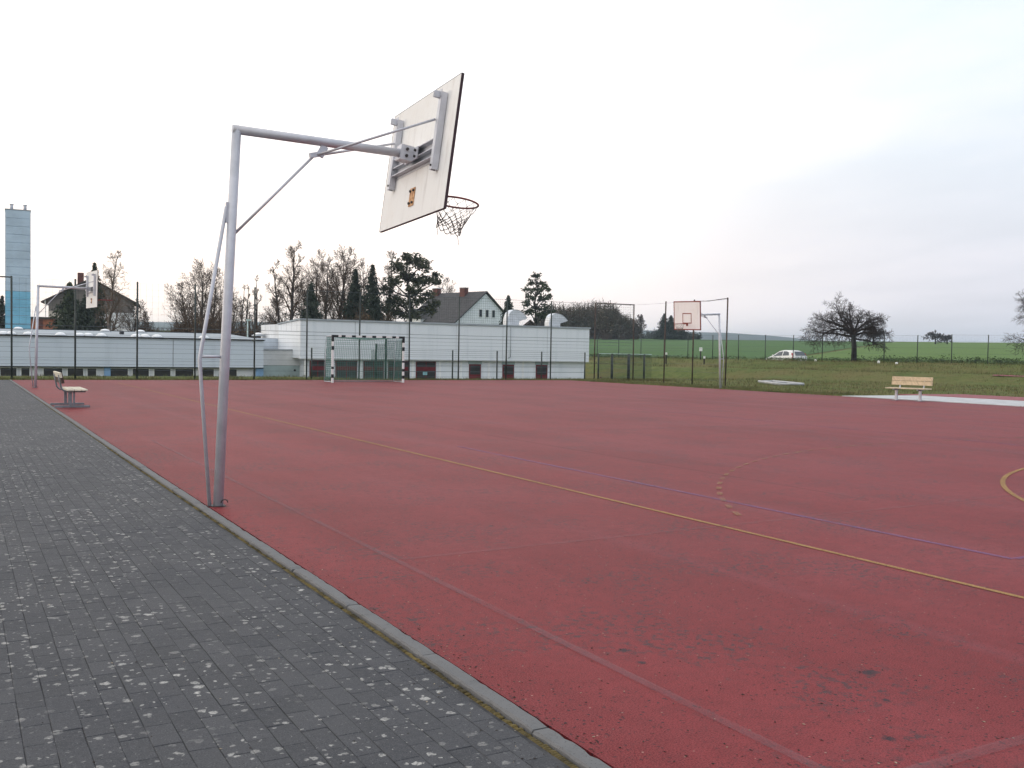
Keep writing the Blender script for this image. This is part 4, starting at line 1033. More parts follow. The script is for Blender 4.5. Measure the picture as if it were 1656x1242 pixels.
m = MB(); m.extr([(-3.6, -0.4, 4.2), (-3.6, 6.4, 4.2), (-3.6, 3, 5.4)], (7.0, 0, 0)); m.build('roof', 'roof_tile', gr)
# lamp mast behind the low building
qx, qy = polar(399.5, 82)
m = MB(); m.tube([(0, 0, 0), (0, 0, 5.55)], 0.06, 8); lm = empty('lamp_mast', (qx, qy, -1.8), 0, 'thin pale lamp mast rising behind the low building roof', 'lamp post'); m.build('mast', 'lamp_metal', lm, True)
m = MB(); m.box(-0.10, 0.28, -0.09, 0.09, 5.55, 5.68); m.build('lamp_head', 'lamp_metal', lm)

# ------------------------------------------------------------------ trees
def rnd_perp(d, rg):
    v = Vector((rg.uniform(-1, 1), rg.uniform(-1, 1), rg.uniform(-1, 1))); v = v - d * v.dot(d)
    return v.normalized() if v.length > 1e-4 else d.orthogonal().normalized()
def grow(tr, cr, p, d, L, r, lv, P, rg):
    n = P['seg'][lv]; pts = [p.copy()]; rs = [r]; dd = d.copy(); q = p.copy(); dirs = [dd.copy()]
    for i in range(n):
        dd = dd + rnd_perp(dd, rg) * P['gnarl'][lv] + Vector((0, 0, P['trop'][lv])); dd.normalize()
        q = q + dd * (L / n); pts.append(q.copy()); dirs.append(dd.copy())
        rs.append(max(P['rmin'], r * (1 - (i + 1) / n * P['taper'][lv])))
    (tr if lv <= P.get('trunk_lv', 0) else cr).tube(pts, rs, 7 if lv == 0 else (5 if lv == 1 else 3), lv == 0)
    if lv + 1 >= len(P['seg']): return
    nc = P['kids'][lv]; st = P['start'][lv]
    for k in range(nc):
        f = st + (1 - st) * (k + rg.random()) / nc
        j = min(n - 1, int(f * n)); u = f * n - j
        bp_ = pts[j].lerp(pts[j + 1], u); bd = dirs[j + 1]
        a = P['ang'][lv] * rg.uniform(0.7, 1.3); az = k * 2.4 + rg.uniform(-0.5, 0.5)
        o1 = bd.orthogonal().normalized(); o2 = bd.cross(o1)
        side_ = o1 * math.cos(az) + o2 * math.sin(az)
        if lv == 0 and P.get('flat'): side_.z *= 0.4; side_.normalize()
        nd = (bd * math.cos(a) + side_ * math.sin(a)).normalized()
        ln = L * P['ratio'][lv] * rg.uniform(0.7, 1.2) * (1 - P['short'][lv] * f)
        rr = max(P['rmin'], rs[min(j, len(rs) - 1)] * P['rr'][lv])
        grow(tr, cr, bp_, nd, ln, rr, lv + 1, P, rg)
BARE = dict(seg=[9, 6, 5, 4, 3], kids=[13, 7, 5, 4], start=[0.16, 0.2, 0.15, 0.2], ang=[0.62, 0.6, 0.62, 0.6], ratio=[0.50, 0.55, 0.55, 0.6], short=[0.74, 0.35, 0.2, 0.1],
            gnarl=[0.05, 0.09, 0.10, 0.10, 0.08], trop=[0.05, 0.07, 0.05, 0.03, 0.02], taper=[0.88, 0.8, 0.75, 0.6, 0.5], rr=[0.58, 0.62, 0.62, 0.7], rmin=0.0125)
def bare(name, label, px, D, ytop, seed, width=1.0, tr_m='bark', tw_m='twig_brown', P=BARE, cat='tree', group=None, zb=None, r0=None, **over):
    x, y = polar(px, D); zb_ = hgt(x, y) if zb is None else zb
    H = 1.4 + (571 + (px - 828) * 0.0157 - ytop) * D / 1600 - zb_
    P = dict(P); P.update(over); P['ratio'] = [P['ratio'][0] * width] + list(P['ratio'][1:])
    root = empty(name, (x, y, zb_), 0, label, cat, group)
    tr, cr = MB(), MB(); rg = random.Random(seed)
    grow(tr, cr, Vector((0, 0, -0.2)), Vector((rg.uniform(-.03, .03), rg.uniform(-.03, .03), 1)).normalized(), H * P.get('hfrac', 1.0), r0 or H * 0.023, 0, P, rg)
    tr.build('trunk', tr_m, root, True); cr.build('crown', tw_m, root)
    return root
def needle_quads(m, c, n, sr, size, rg, droop=0.0):
    for _ in range(n):
        o = Vector((rg.gauss(0, 1), rg.gauss(0, 1), rg.gauss(0, 0.7))) * sr * 0.5; p = c + o
        u = Vector((rg.uniform(-1, 1), rg.uniform(-1, 1), rg.uniform(-0.6, 0.4) - droop)).normalized() * size * rg.uniform(0.6, 1.3)
        w = u.cross(Vector((rg.uniform(-1, 1), rg.uniform(-1, 1), rg.uniform(-1, 1)))).normalized() * size * rg.uniform(0.18, 0.42)
        m.v += [tuple(p - w), tuple(p + u * 0.5 - w * 0.4), tuple(p + u), tuple(p + w)]; i = len(m.v) - 4; m.f.append((i, i + 1, i + 2, i + 3))
def spruce(label, px, D, ytop, rw, seed, mat='needles_dark', name='spruce_tree', zb=None, sparse=1.0, base=0.05, group='spruces'):
    x, y = polar(px, D); zb_ = hgt(x, y) if zb is None else zb
    H = 1.4 + (571 + (px - 828) * 0.0157 - ytop) * D / 1600 - zb_
    root = empty(name, (x, y, zb_), 0, label, 'tree', group); rg = random.Random(seed)
    m = MB(); m.tube([(0, 0, -0.2), (0, 0, H * 0.5), (0, 0, H * 0.985)], [H * 0.018, H * 0.010, 0.02], 6); m.build('trunk', 'bark_dark', root, True)
    m = MB(); z = H * base; lvl = 0
    while z < H * 0.97:
        f = z / H; rad = rw * 1.5 * (1 - f) ** 1.0 * rg.uniform(0.72, 1.12) + 0.03
        nb = max(4, int((6 + 5 * (1 - f)) * sparse))
        for k in range(nb):
            if rg.random() < 0.10: continue
            a = (k + rg.uniform(-.3, .3)) * math.tau / nb + lvl * 0.7; rl = rad * rg.uniform(0.45, 1.18)
            steps = max(2, int(rl / 0.33))
            tip = Vector((math.cos(a) * rl, math.sin(a) * rl, z - rl * 0.22 + rl * 0.08))
            m.tube([(0, 0, z), tip], [0.02, 0.008], 3, False)
            for s_ in range(1, steps + 1):
                g_ = s_ / steps; c = Vector((math.cos(a) * rl * g_, math.sin(a) * rl * g_, z - rl * (0.30 * g_ - 0.15 * g_ * g_)))
                needle_quads(m, c, int(7 * sparse) + 1, 0.06 + 0.22 * min(1, rad), 0.13 + 0.25 * min(1, rad), rg, 0.35)
        z += (0.10 + H * 0.028 * (1 - f)) * rg.uniform(0.85, 1.15); lvl += 1
    needle_quads(m, Vector((0, 0, H * 0.96)), 8, 0.08, 0.15, rg)
    m.build('crown', mat, root); return root
def clumpy(name, label, px, D, ytop, clumps, seed, mat, limbs=True, zb=None, q=0.34, dens=42, cat='tree', tm='bark_dark'):
    """trunk with limbs reaching to needle clumps; clumps = (dx px, y px, radius px) as offsets across the crown"""
    x, y = polar(px, D); zb_ = hgt(x, y) if zb is None else zb; sc = D / 1600; yh = 571 + (px - 828) * 0.0157
    H = 1.4 + (yh - ytop) * sc - zb_
    root = empty(name, (x, y, zb_), 0, label, cat); rg = random.Random(seed); tr, cr = MB(), MB()
    tp = [Vector((rg.uniform(-.1, .1) * k, rg.uniform(-.1, .1) * k, H * 0.94 * k / 6)) for k in range(7)]
    tr.tube(tp, [H * 0.022 * (1 - k / 7.5) for k in range(7)], 7)
    for dx, cy, cr_ in clumps:
        dep = rg.uniform(-1, 1) * max(10, (60 - abs(dx))) * sc * 0.6
        c = rt0 * (dx * sc) + Vector((fwd.x, fwd.y, 0)).normalized() * dep; c.z = 1.4 + (yh - cy) * sc - zb_
        rad = cr_ * sc; zt_ = max(0.3, c.z - c.xy.length * 0.45); k = min(5, int(zt_ / (H * 0.94) * 6)); st = tp[k].lerp(tp[k + 1], 0.4)
        mid = (st + c) / 2 + Vector((rg.uniform(-.2, .2), rg.uniform(-.2, .2), rg.uniform(0, .3)))
        tr.tube([st, mid, c], [H * 0.008, H * 0.006, 0.02], 5)
        n = int(dens * (rad / 0.8) ** 2) + 10
        for _ in range(n):
            o = Vector((rg.gauss(0, 1), rg.gauss(0, 1), rg.gauss(0, 0.75))); o = o.normalized() * rad * rg.random() ** 0.45
            o.z *= 0.75; needle_quads(cr, c + o, 5, 0.22, q, rg)
        for _ in range(4):
            e_ = c + Vector((rg.gauss(0, 1), rg.gauss(0, 1), rg.gauss(0, 0.8))).normalized() * rad; tr.tube([c, e_], [0.02, 0.008], 3, False)
    tr.build('trunk', tm, root, True); cr.build('crown', mat, root); return root

# left group
spruce('dark spruce cut by the left edge of the picture, beside the chimney tower', 3, 118, 474, 1.3, 41, 'needles_dark')
spruce('broad dark spruce before the left house, left of the two', 112, 112, 452, 2.9, 42, 'needles')
spruce('taller narrow-topped spruce before the left house, behind the far hoop board', 152, 118, 420, 2.2, 43, 'needles')
spruce('low wide spruce filling the gap before the left house', 136, 108, 478, 2.6, 44, 'needles_dark')
bare('birch_tree', 'pale bare birch right of the far hoop, before the house', 178, 112, 410, 51, 0.75, 'birch_bark', 'birch_twig', ang=[0.6, 0.6, 0.7, 0.8], trop=[0.05, 0.12, 0.02, -0.05, -0.12])
bare('bare_tree', 'small bare tree at the right corner of the left house', 212, 118, 492, 52, 1.1, 'bark', 'twig_brown')
bare('bare_tree', 'small bare tree standing alone right of the left house', 232, 130, 508, 53, 1.0, 'bark', 'twig_brown')
# middle group
bare('bare_tree', 'bushy bare tree seen left of the near hoop stay', 322, 112, 438, 54, 1.15, 'bark', 'twig_brown')
bare('bare_tree', 'bushy bare tree behind the near hoop pole', 345, 116, 448, 55, 1.1, 'bark', 'twig_brown')
bare('bare_tree', 'thin pruned bare tree first to the right of the near hoop pole', 388, 112, 466, 56, 0.55, 'bark', 'twig_brown', kids=[9, 5, 4, 3])
bare('bare_tree', 'thin pruned bare tree beside the lamp mast', 402, 114, 462, 57, 0.5, 'bark', 'twig_brown', kids=[9, 5, 4, 3])
bare('bare_tree', 'forked slim bare tree midway between near pole and tall bare tree', 413, 112, 450, 58, 0.5, 'bark', 'twig_brown', kids=[9, 5, 4, 3])
bare('bare_tree', 'tallest slender bare tree, rising above the left corner of the hall', 466, 108, 398, 59, 0.72, 'bark', 'twig_brown', kids=[14, 7, 5, 4], start=[0.35, 0.15, 0.15, 0.2])
bare('bare_tree', 'bare tree leaning beside the tallest slender one', 453, 110, 428, 60, 0.6, 'bark', 'twig_brown', kids=[11, 6, 5, 4])
bare('bare_tree', 'low bare tree over the corner of the hall roof', 440, 116, 480, 61, 1.0, 'bark', 'twig_brown')
spruce('small pointed spruce over the left end of the hall roof', 502, 106, 452, 1.6, 45, 'needles_dark')
bare('bare_tree', 'bare tree between the first two spruces over the hall', 520, 108, 430, 62, 0.9, 'bark', 'twig_brown')
bare('bare_tree', 'wide fan-shaped bare tree over the hall roof, left of the middle spruce', 545, 110, 412, 63, 0.95, 'bark', 'twig_brown')
spruce('middle spruce of three over the hall roof', 573, 107, 430, 1.75, 46, 'needles_dark')
spruce('tall narrow spruce just left of the big pine', 600.5, 106, 423, 1.7, 47, 'needles_dark')
bare('bare_tree', 'bare tree squeezed between tall spruce and big pine', 625, 112, 410, 64, 0.6, 'bark', 'twig_brown')
clumpy('pine_tree', 'big dark pine with a broad ragged crown over the hall roof', 662, 108, 402,
       [(5, 420, 17), (-18, 432, 15), (22, 430, 14), (36, 452, 12), (42, 444, 7), (-5, 446, 18), (-27, 456, 14), (16, 454, 16), (-36, 468, 12), (4, 468, 15), (-28, 486, 15), (-38, 500, 13), (-10, 490, 15), (14, 486, 16), (30, 476, 11), (-20, 506, 15), (6, 508, 14), (28, 500, 13), (43, 456, 6), (-8, 415, 8), (40, 490, 9)], 71, 'pine_needles')
bare('bare_tree', 'bare tree filling the gap right of the small pointed spruce', 511, 114, 424, 161, 1.0, 'bark', 'twig_brown')
bare('bare_tree', 'bare tree whose twigs frame the left side of the middle spruce', 560, 116, 418, 162, 1.0, 'bark', 'twig_brown')
bare('bare_tree', 'bare tree showing between the middle and the tall narrow spruce', 587, 115, 432, 163, 0.9, 'bark', 'twig_brown')
bare('bare_tree', 'low bushy bare tree at the left flank of the hall roof', 488, 113, 462, 164, 1.2, 'bark', 'twig_brown')
bare('bare_tree', 'outermost bushy bare tree left of the near hoop stay', 306, 118, 468, 165, 1.2, 'bark', 'twig_brown')
bare('bare_tree', 'low bare tree between the near pole and the lamp mast', 376, 120, 488, 166, 1.2, 'bark', 'twig_brown')
bare('bare_tree', 'faint bare tree behind the ridge of the white house', 716, 175, 458, 65, 0.9, 'bark', 'twig_brown')
spruce('small spruce between white house and sparse larch', 820, 135, 474, 1.9, 48, 'needles_dark')
clumpy('larch_tree', 'tall sparse conifer standing right of the white house', 864, 140, 437,
       [(0, 444, 7), (-6, 455, 9), (8, 458, 9), (-12, 468, 9), (4, 470, 9), (16, 468, 7), (-8, 482, 9), (10, 484, 9), (20, 480, 7), (-16, 490, 8), (0, 496, 10), (18, 496, 9), (-12, 504, 10), (10, 508, 11), (26, 502, 7)], 72, 'needles', dens=20, q=0.40)
# far edge of the fields
spruce('first spruce of the distant clump left of the facing hoop', 1072, 285, 505, 2.6, 49, 'needles_dark')
spruce('second spruce of the distant clump, behind a fence post', 1083, 288, 508, 2.6, 50, 'needles_dark')
spruce('spruce of the distant clump half hidden by the hoop board', 1096, 284, 501, 3.2, 66, 'needles_dark')
bare('bare_tree', 'lone far bare tree between woodland and distant spruces', 1035, 280, 512, 67, 1.2, 'bark', 'twig_brown', rmin=0.03)

AP = dict(seg=[5, 9, 6, 4, 2], kids=[0, 12, 8, 5], start=[0, 0.25, 0.12, 0.15], ang=[1, 0.7, 0.8, 0.8], ratio=[1, 0.46, 0.50, 0.6], short=[0, 0.45, 0.2, 0.1],
          gnarl=[0.1, 0.20, 0.26, 0.22, 0.15], trop=[0, -0.045, -0.01, -0.01, -0.03], taper=[0.3, 0.85, 0.8, 0.7, 0.6], rr=[0.5, 0.5, 0.5, 0.6], rmin=0.0078)
def apple(label, px, D, H, wid, seed, r0=0.185, thin=1.0, rmin=0.0078, limbs=None):
    """old orchard tree: short leaning trunk, limbs spreading low and wide, dense drooping twigs"""
    x, y = polar(px, D); zb_ = hgt(x, y); root = empty('apple_tree', (x, y, zb_), 0, label, 'tree', 'old fruit trees')
    P = dict(AP); P['rmin'] = rmin; P['kids'] = [0] + [max(3, int(k * thin)) for k in AP['kids'][1:]]
    rg = random.Random(seed); tr, cr = MB(), MB(); f2 = Vector((fwd.x, fwd.y, 0)).normalized(); th = H * 0.40
    fork = rt0 * (-0.02 * H) + Vector((0, 0, th)); tr.tube([(0, 0, -0.2), (0.0, 0, th * 0.5), fork], [r0 * 1.25, r0, r0 * 0.95], 8)
    for az, el, ln, st in (limbs or ((182, 14, 1.15, 0.92), (174, 34, 1.06, 1.0), (190, 50, 0.84, 1.0), (160, 64, 0.66, 1.0), (60, 80, 0.56, 1.0), (20, 62, 0.62, 1.0), (-8, 44, 0.74, 1.0), (8, 24, 0.78, 0.95), (-15, 8, 0.66, 0.82),
                                    (90, 22, 0.85, 0.95), (270, 24, 0.85, 0.95), (225, 34, 0.9, 1.0), (135, 40, 0.9, 1.0), (45, 36, 0.8, 1.0), (315, 40, 0.8, 1.0))):
        a, e_ = R(az + rg.uniform(-6, 6)), R(el)
        d = (rt0 * math.cos(a) + f2 * math.sin(a)) * math.cos(e_) + Vector((0, 0, math.sin(e_)))
        grow(tr, cr, fork * st, d.normalized(), ln * wid * 0.5, r0 * 0.62 * rg.uniform(0.75, 1.0), 1, P, rg)
    # grow() puts level-1 limbs into the crown mesh: they carry the twigs
    tr.build('trunk', 'bark_dark', root, True); cr.build('crown', 'twig_dark', root); return root
apple('gnarled bare apple tree with a wide spreading crown on the bank', 1380, 77, 5.4, 6.9, 12)
apple('bare fruit tree cut by the right edge of the picture', 1722, 72, 7.4, 6.8, 83)
apple('small far fruit tree under the branches of the big apple tree', 1411, 225, 4.6, 7.0, 84, 0.2, 0.8, 0.022)
apple('small lone fruit tree on the field skyline', 1511, 235, 3.6, 4.4, 85, 0.16, 0.8, 0.022)
apple('lower bush-like fruit tree right beside the lone one on the skyline', 1530, 238, 2.6, 3.6, 86, 0.14, 0.8, 0.022)

# a far wood that reads as one mass, and brown scrub behind the low building
def mass(name, label, mat, tw, spots, seed, q, n_q, sticks, sr=0.02, cat='trees'):
    rg = random.Random(seed); m = MB(); tt = MB()
    for px, D, ytop, wpx in spots:
        x, y = polar(px, D); zb_ = hgt(x, y); zt_ = 1.4 + (571 + (px - 828) * 0.0157 - ytop) * D / 1600; w = wpx * D / 1600; H = zt_ - zb_
        for _ in range(n_q):
            v = Vector((rg.gauss(0, 1), rg.gauss(0, 1), rg.gauss(0, 1))).normalized() * rg.random() ** 0.4
            c = Vector((x + v.x * w, y + v.y * w, zb_ + H * 0.52 + v.z * H * 0.44)); needle_quads(m, c, 3, q * 1.2, q, rg)
        for _ in range(sticks):
            a = rg.uniform(0, math.tau); f = rg.random() ** 0.5
            p0 = Vector((x + math.cos(a) * w * f * 0.35, y + math.sin(a) * w * f * 0.35, zb_)); p1 = Vector((x + math.cos(a) * w * f, y + math.sin(a) * w * f, zb_ + H * (1.06 - 0.35 * f * f) * rg.uniform(0.75, 1.08)))
            md = (p0 + p1) / 2 + Vector((rg.uniform(-.3, .3), rg.uniform(-.3, .3), H * 0.08)); tt.tube([p0, md, p1], [sr * 3, sr * 1.6, sr * 0.6], 3, False)
            for _k in range(5):
                b0 = md.lerp(p1, rg.random()); b1 = b0 + Vector((rg.uniform(-1, 1), rg.uniform(-1, 1), rg.uniform(0.2, 1))) * H * 0.13; tt.tube([b0, b1], [sr * 0.8, sr * 0.4], 3, False)
    root = empty(name, (0, 0, 0), 0, label, cat); root['kind'] = 'stuff'
    o = m.build('foliage', mat, root); o['kind'] = 'stuff'; o2 = tt.build('branches', tw, root); o2['kind'] = 'stuff'
rg = random.Random(9)
prof = [(880, 500), (900, 492), (925, 490), (950, 492), (975, 489), (995, 494), (1008, 506), (1022, 520), (1040, 528)]
spots = []
for px in range(872, 1032, 7):
    yt = next((a[1] + (b[1] - a[1]) * (px - a[0]) / (b[0] - a[0]) for a, b in zip(prof, prof[1:]) if a[0] <= px <= b[0]), 500)
    spots.append((px, rg.uniform(262, 292), yt + rg.uniform(-2, 9), rg.uniform(9, 15)))
mass('woodland', 'brownish leafless woodland at the far edge of the meadow', 'wood_leaves', 'twig_brown', spots, 5, 0.62, 190, 60, 0.05)
spots = [(px, rg.uniform(96, 106), 520 - 10 * math.sin((px - 240) / 60) + rg.uniform(-6, 6), rg.uniform(12, 20)) for px in range(282, 372, 9)]
spots += [(px, rg.uniform(98, 112), rg.uniform(498, 516), rg.uniform(12, 18)) for px in range(500, 640, 14)]
spots += [(px, rg.uniform(125, 150), rg.uniform(524, 534), rg.uniform(10, 14)) for px in range(225, 300, 12)]
spots += [(px, rg.uniform(98, 110), rg.uniform(516, 528), rg.uniform(9, 13)) for px in range(376, 470, 13)]
mass('scrub', 'brown leafless scrub behind the white buildings', 'scrub_leaves', 'twig_brown', spots, 6, 0.26, 130, 70, 0.018, 'bushes')
spots = [(px, rg.uniform(300, 420), rg.uniform(531, 540), rg.uniform(4, 7)) for px in range(1030, 1130, 8)]
mass('hedgerow', 'bluish distant hedgerow beside the far spruces', 'needles_dark', 'twig_dark', spots, 7, 0.8, 60, 20, 0.05, 'bushes')

# ------------------------------------------------------------------ bank growth and grass
rg = random.Random(21); m = MB()
for k in range(620):
    s = rg.uniform(-16, 46); bb = rg.uniform(1.2, 4.6); p = Vector((FX, FY)) + FT * s + FN * bb
    dens = 1.0 if s < 14 else 0.45
    if rg.random() > dens: continue
    h = rg.uniform(0.12, 0.55) * (1.0 if s < 12 else 0.55) * (0.6 + 0.8 * abs(mnoise.noise(Vector((s * 0.35, bb, 0))) + 0.3))
    z = hgt(p.x, p.y)
    for _ in range(26):
        c = Vector((p.x + rg.gauss(0, 0.38), p.y + rg.gauss(0, 0.38), z + rg.random() ** 0.8 * h)); needle_quads(m, c, 1, 0.1, 0.14, rg)
m.build('undergrowth', 'bramble', None, kind='stuff', label='dark green brambles along the foot of the bank fence', category='bushes')
def blades(m, x, y, z, n, h, rg, sp=0.09):
    for _ in range(n):
        bx, by = x + rg.gauss(0, sp), y + rg.gauss(0, sp); a = rg.uniform(0, math.tau); w = rg.uniform(0.006, 0.014); hh = h * rg.uniform(0.5, 1.2); l = rg.uniform(0, 0.6) * hh
        i = len(m.v); m.v += [(bx - w * math.cos(a), by - w * math.sin(a), z), (bx + w * math.cos(a), by + w * math.sin(a), z), (bx + l * math.sin(a), by - l * math.cos(a), z + hh)]; m.f.append((i, i + 1, i + 2))
rg = random.Random(22); m = MB(); md = MB()
for _ in range(5200):
    x, y = rg.uniform(-2, 36), 45.1 + abs(rg.gauss(0, 1.1)) + 0.02
    blades(m if rg.random() < 0.7 else md, x, y, hgt(x, y) - 0.04, 7, rg.uniform(0.05, 0.15), rg)
for _ in range(5200):
    x, y = 28.8 + abs(rg.gauss(0, 1.6)), rg.uniform(14, 46)
    if y < 27.4 and 28.8 < x < 36.5 and not (x < 29.0 and y < 19): continue
    blades(m if rg.random() < 0.75 else md, x, y, hgt(x, y) - 0.04, 7, rg.uniform(0.04, 0.11), rg)
for _ in range(9000):
    x, y = rg.uniform(29, 62), rg.uniform(20, 62)
    if y < 27.4 and x < 36.6: continue
    if bank(x, y) > 1 or y > 46 + (x - 29) * 0.6: continue
    blades(m if rg.random() < 0.6 else md, x, y, hgt(x, y) - 0.04, 5, rg.uniform(0.05, 0.16), rg, 0.2)
for _ in range(3000):
    q = Vector((FX, FY)) + FT * rg.uniform(-14, 45) + FN * rg.uniform(-8, 1)
    blades(m if rg.random() < 0.7 else md, q.x, q.y, hgt(q.x, q.y) - 0.04, 6, rg.uniform(0.08, 0.28), rg, 0.2)
m.build('grass', 'grass_blade', None, kind='stuff', label='short rough grass around the court and on the bank', category='grass')
md.build('dry_grass', 'grass_dry', None, kind='stuff', label='withered brown stalks among the grass', category='grass')

# ------------------------------------------------------------------ small things on the grass
# pale metal frame lying on the lawn
def P3(a): return Vector((a[0], a[1], 0))
A, B_, C_, D_ = (37.9, 40.2), (35.6, 36.3), (36.9, 36.0), (39.3, 40.6)
fr = empty('lying_frame', (37.0, 38.0, 0.03), 0, 'pale metal frame lying flat on the lawn', 'metal frame')
o_ = Vector((37.0, 38.0, 0)); q4 = [P3(p) - o_ for p in (A, B_, C_, D_)]
for a, b_ in ((0, 1), (1, 2), (2, 3), (3, 0)):
    m = MB(); m.tube([q4[a] + Vector((0, 0, 0.06)), q4[b_] + Vector((0, 0, 0.06))], 0.07 if a in (0, 2) else 0.05, 8); m.build('bar', 'concrete_path', fr, True)
m = MB(); m.tube([(q4[0] + q4[1]) / 2 + Vector((0, 0, 0.06)), (q4[2] + q4[3]) / 2 + Vector((0, 0, 0.06))], 0.04, 8); m.build('bar', 'concrete_path', fr, True)
# white marker stones on the bank
def stone(px, D, w, h, label, dz=0.0):
    x, y = polar(px, D); m = MB(); rg = random.Random(int(px)); n = 9
    prof_ = ((0, 0.8), (0.35, 1.0), (0.75, 0.85), (1.0, 0.45))
    for f, s in prof_:
        for i in range(n): a = i * math.tau / n; r = w / 2 * s * rg.uniform(0.85, 1.1); m.v.append((r * math.cos(a), r * math.sin(a), f * h))
    for j in range(3):
        for i in range(n): m.f.append((j * n + i, j * n + (i + 1) % n, (j + 1) * n + (i + 1) % n, (j + 1) * n + i))
    m.f.append(tuple(3 * n + i for i in range(n)))
    o = m.build('marker_stone', 'white_paint', None, True, label=label, category='stone', group='white stones along the bank'); o.location = (x, y, hgt(x, y) - 0.02 + dz)
stone(1318, 78, 0.17, 0.18, 'small white stone on the bank between car and apple tree')
stone(1420, 73, 0.19, 0.20, 'small white stone on the bank just right of the apple trunk')
stone(1449, 72, 0.22, 0.14, 'pale stone on the bank above the left end of the wooden bench')
def marker(px, D, w, h, label, lean=0.0):
    x, y = polar(px, D); r_ = empty('marker_post', (x, y, hgt(x, y) - 0.03), -YAW, label, 'marker post', 'white marker posts beyond the lawn')
    m = MB(); m.bevbox(-0.05, 0.05, -0.04, 0.04, 0, h, 0.01); m.build('stake', 'bark_dark', r_)
    m = MB(); m.bevbox(-w / 2, w / 2, -0.065, -0.041, h - w * 1.1, h + 0.02, 0.01); m.build('plate', 'white_paint', r_)
marker(1132, 84, 0.26, 1.0, 'higher white marker plate left of the facing hoop pole')
marker(1138, 80, 0.16, 0.62, 'lower white marker plate left of the facing hoop pole')
marker(1076.5, 82, 0.15, 0.95, 'white marker plate beside the tall brown post nearest the mesh fence')
def flag_stake(px, D, h, label):
    x, y = polar(px, D); r_ = empty('striped_stake', (x, y, hgt(x, y) - 0.03), 0, label, 'marker post')
    m = MB(); m.tube([(0, 0, 0), (0, 0, h)], 0.05, 8); m.build('stake', 'white_paint', r_, True)
    m = MB(); m.tube([(0, 0, h), (0, 0, h + 0.12)], 0.052, 8); m.build('cap', 'red_blind', r_, True)
flag_stake(971.5, 72, 1.15, 'white stake with a red top seen through the mesh fence')

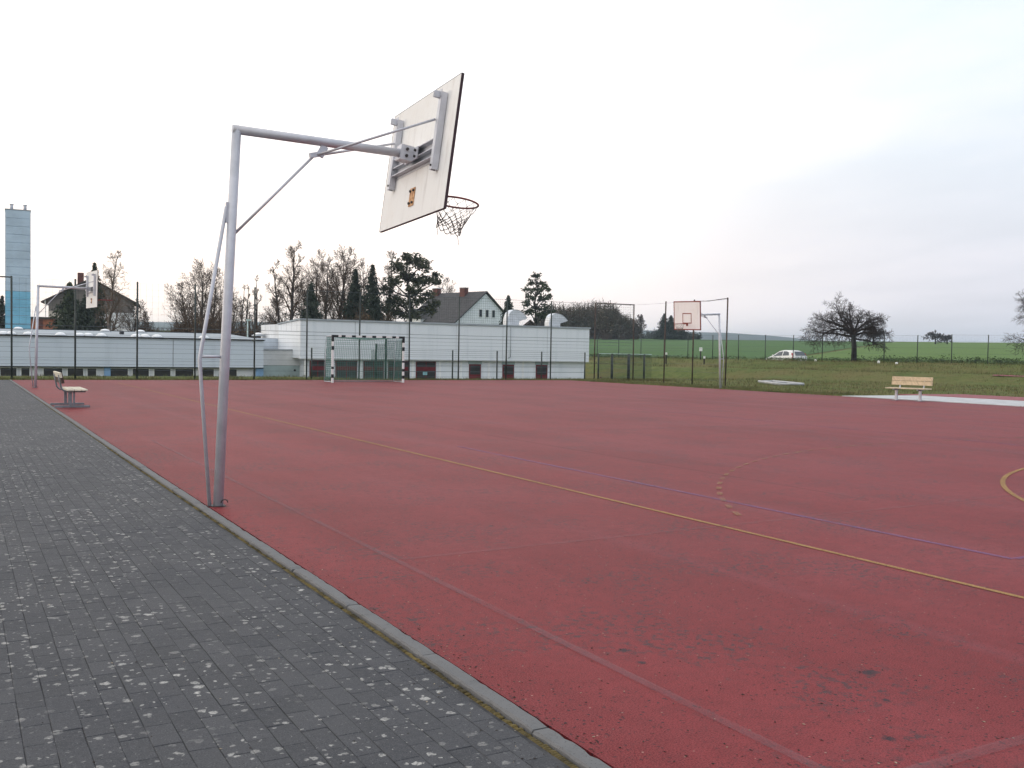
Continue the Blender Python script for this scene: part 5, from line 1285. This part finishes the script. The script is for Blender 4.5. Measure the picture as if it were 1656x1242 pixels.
# ------------------------------------------------------------------ car
def car():
    x, y = polar(1269, 93); hd = Vector((0.03, 1.0)); rz = math.atan2(hd.y, hd.x)
    root = empty('parked_car', (x, y, hgt(x, y) + 0.02), rz, 'small white hatchback on the road behind the bank', 'car'); root.scale = (1.07, 1.07, 1.07)
    # stations along x (front +): x, half width, sill z, belt z, belt half-width, top z, top half-width
    st = [(1.92, 0.55, 0.30, 0.52, 0.56, 0.58, 0.50), (1.80, 0.72, 0.22, 0.60, 0.72, 0.68, 0.62), (1.35, 0.81, 0.20, 0.76, 0.80, 0.84, 0.70), (0.82, 0.82, 0.20, 0.88, 0.80, 0.95, 0.72),
          (0.10, 0.82, 0.20, 0.90, 0.80, 1.37, 0.58), (-0.35, 0.82, 0.20, 0.91, 0.80, 1.44, 0.59), (-1.10, 0.82, 0.20, 0.93, 0.79, 1.42, 0.58), (-1.55, 0.81, 0.22, 0.95, 0.78, 1.33, 0.56),
          (-1.86, 0.76, 0.26, 0.93, 0.74, 0.98, 0.66), (-1.93, 0.70, 0.32, 0.62, 0.70, 0.68, 0.62)]
    m = MB()
    for (sx, hw, zs, zb_, bw, zt_, tw_) in st:
        m.v += [(sx, -hw * 0.9, zs), (sx, -hw, zs + 0.15), (sx, -bw, zb_), (sx, -tw_, zt_ - 0.03), (sx, -tw_ * 0.6, zt_), (sx, tw_ * 0.6, zt_), (sx, tw_, zt_ - 0.03), (sx, bw, zb_), (sx, hw, zs + 0.15), (sx, hw * 0.9, zs)]
    for k in range(len(st) - 1):
        for j in range(10): a = k * 10 + j; b_ = k * 10 + (j + 1) % 10; m.f.append((a, b_, b_ + 10, a + 10))
    m.f.append(tuple(range(9, -1, -1))); m.f.append(tuple((len(st) - 1) * 10 + j for j in range(10)))
    body = m.build('body', 'car_white', root, True)
    for s in (-1, 1):
        def sp_(sx, f):     # a point on the cabin side, f = 0 belt .. 1 roof
            for a, b_ in zip(st, st[1:]):
                if b_[0] <= sx <= a[0]:
                    u = (a[0] - sx) / (a[0] - b_[0]); L = lambda i: a[i] + (b_[i] - a[i]) * u
                    return Vector((sx, s * (L(4) + (L(6) - L(4)) * f + 0.012), L(3) + (L(5) - 0.03 - L(3)) * f))
        for pts in (((0.62, 0.06), (-0.42, 0.06), (-0.42, 0.86), (0.12, 0.84)), ((-0.50, 0.06), (-1.28, 0.10), (-1.12, 0.70), (-0.86, 0.86), (-0.50, 0.86))):
            m = MB(); m.poly([sp_(*p) for p in (pts if s < 0 else pts[::-1])][::-1]); m.build('side_window', 'car_glass', body)
        m = MB(); m.bevbox(-0.06, 0.06, -0.05, 0.05, 0, 0.10, 0.02, Matrix.Translation((0.62, s * 0.88, 0.92))); m.build('mirror', 'car_white', body)
        m = MB(); m.box(-1.80, -1.60, s * 0.735 - 0.045, s * 0.735 + 0.045, 0.80, 1.18, Matrix()); m.v = [(a - (0.0 if c < 1.0 else -0.10), b_ * (1.0 if c < 1 else 0.93), c) for a, b_, c in m.v]; m.build('tail_light', 'tail_red', body)
        for wxp in (1.22, -1.22):
            m = MB(); m.tube([(wxp, s * 0.66, 0.28), (wxp, s * 0.83, 0.28)], 0.29, 20); w_ = m.build('wheel', 'rubber', root)
            m = MB(); m.tube([(wxp, s * 0.83, 0.28), (wxp, s * 0.842, 0.28)], 0.19, 16); m.build('rim', 'rim_grey', w_)
        m = MB(); m.box(1.74, 1.86, s * 0.55 - 0.12, s * 0.55 + 0.12, 0.56, 0.68); m.build('headlight', 'skylight', body)
    m = MB(); m.poly([(-1.60, -0.50, 1.33), (-1.60, 0.50, 1.33), (-1.895, 0.60, 0.985), (-1.895, -0.60, 0.985)]); m.build('rear_window', 'car_glass', body)
    m = MB(); m.poly([(0.79, -0.66, 0.99), (0.79, 0.66, 0.99), (0.155, 0.54, 1.36), (0.155, -0.54, 1.36)]); m.build('windscreen', 'car_glass', body)
    m = MB(); m.box(-1.97, -1.90, -0.68, 0.68, 0.34, 0.52); m.build('bumper', 'car_white', body)
car()

# ------------------------------------------------------------------ haze
m = MB(); m.box(-3300, 3300, -3300, 3300, -40, 75)
hz = m.build('haze', None, None, kind='stuff', label='thin pale evening haze over the whole place', category='haze')
mt = bpy.data.materials.new('haze'); mt.use_nodes = True; t = mt.node_tree; t.nodes.clear()
pv = N(t, 'ShaderNodeVolumePrincipled'); pv.inputs['Color'].default_value = (0.70, 0.86, 1.0, 1); pv.inputs['Density'].default_value = 0.0003; pv.inputs['Anisotropy'].default_value = 0.3
oo = N(t, 'ShaderNodeOutputMaterial'); t.links.new(pv.outputs[0], oo.inputs['Volume']); hz.data.materials.append(mt)
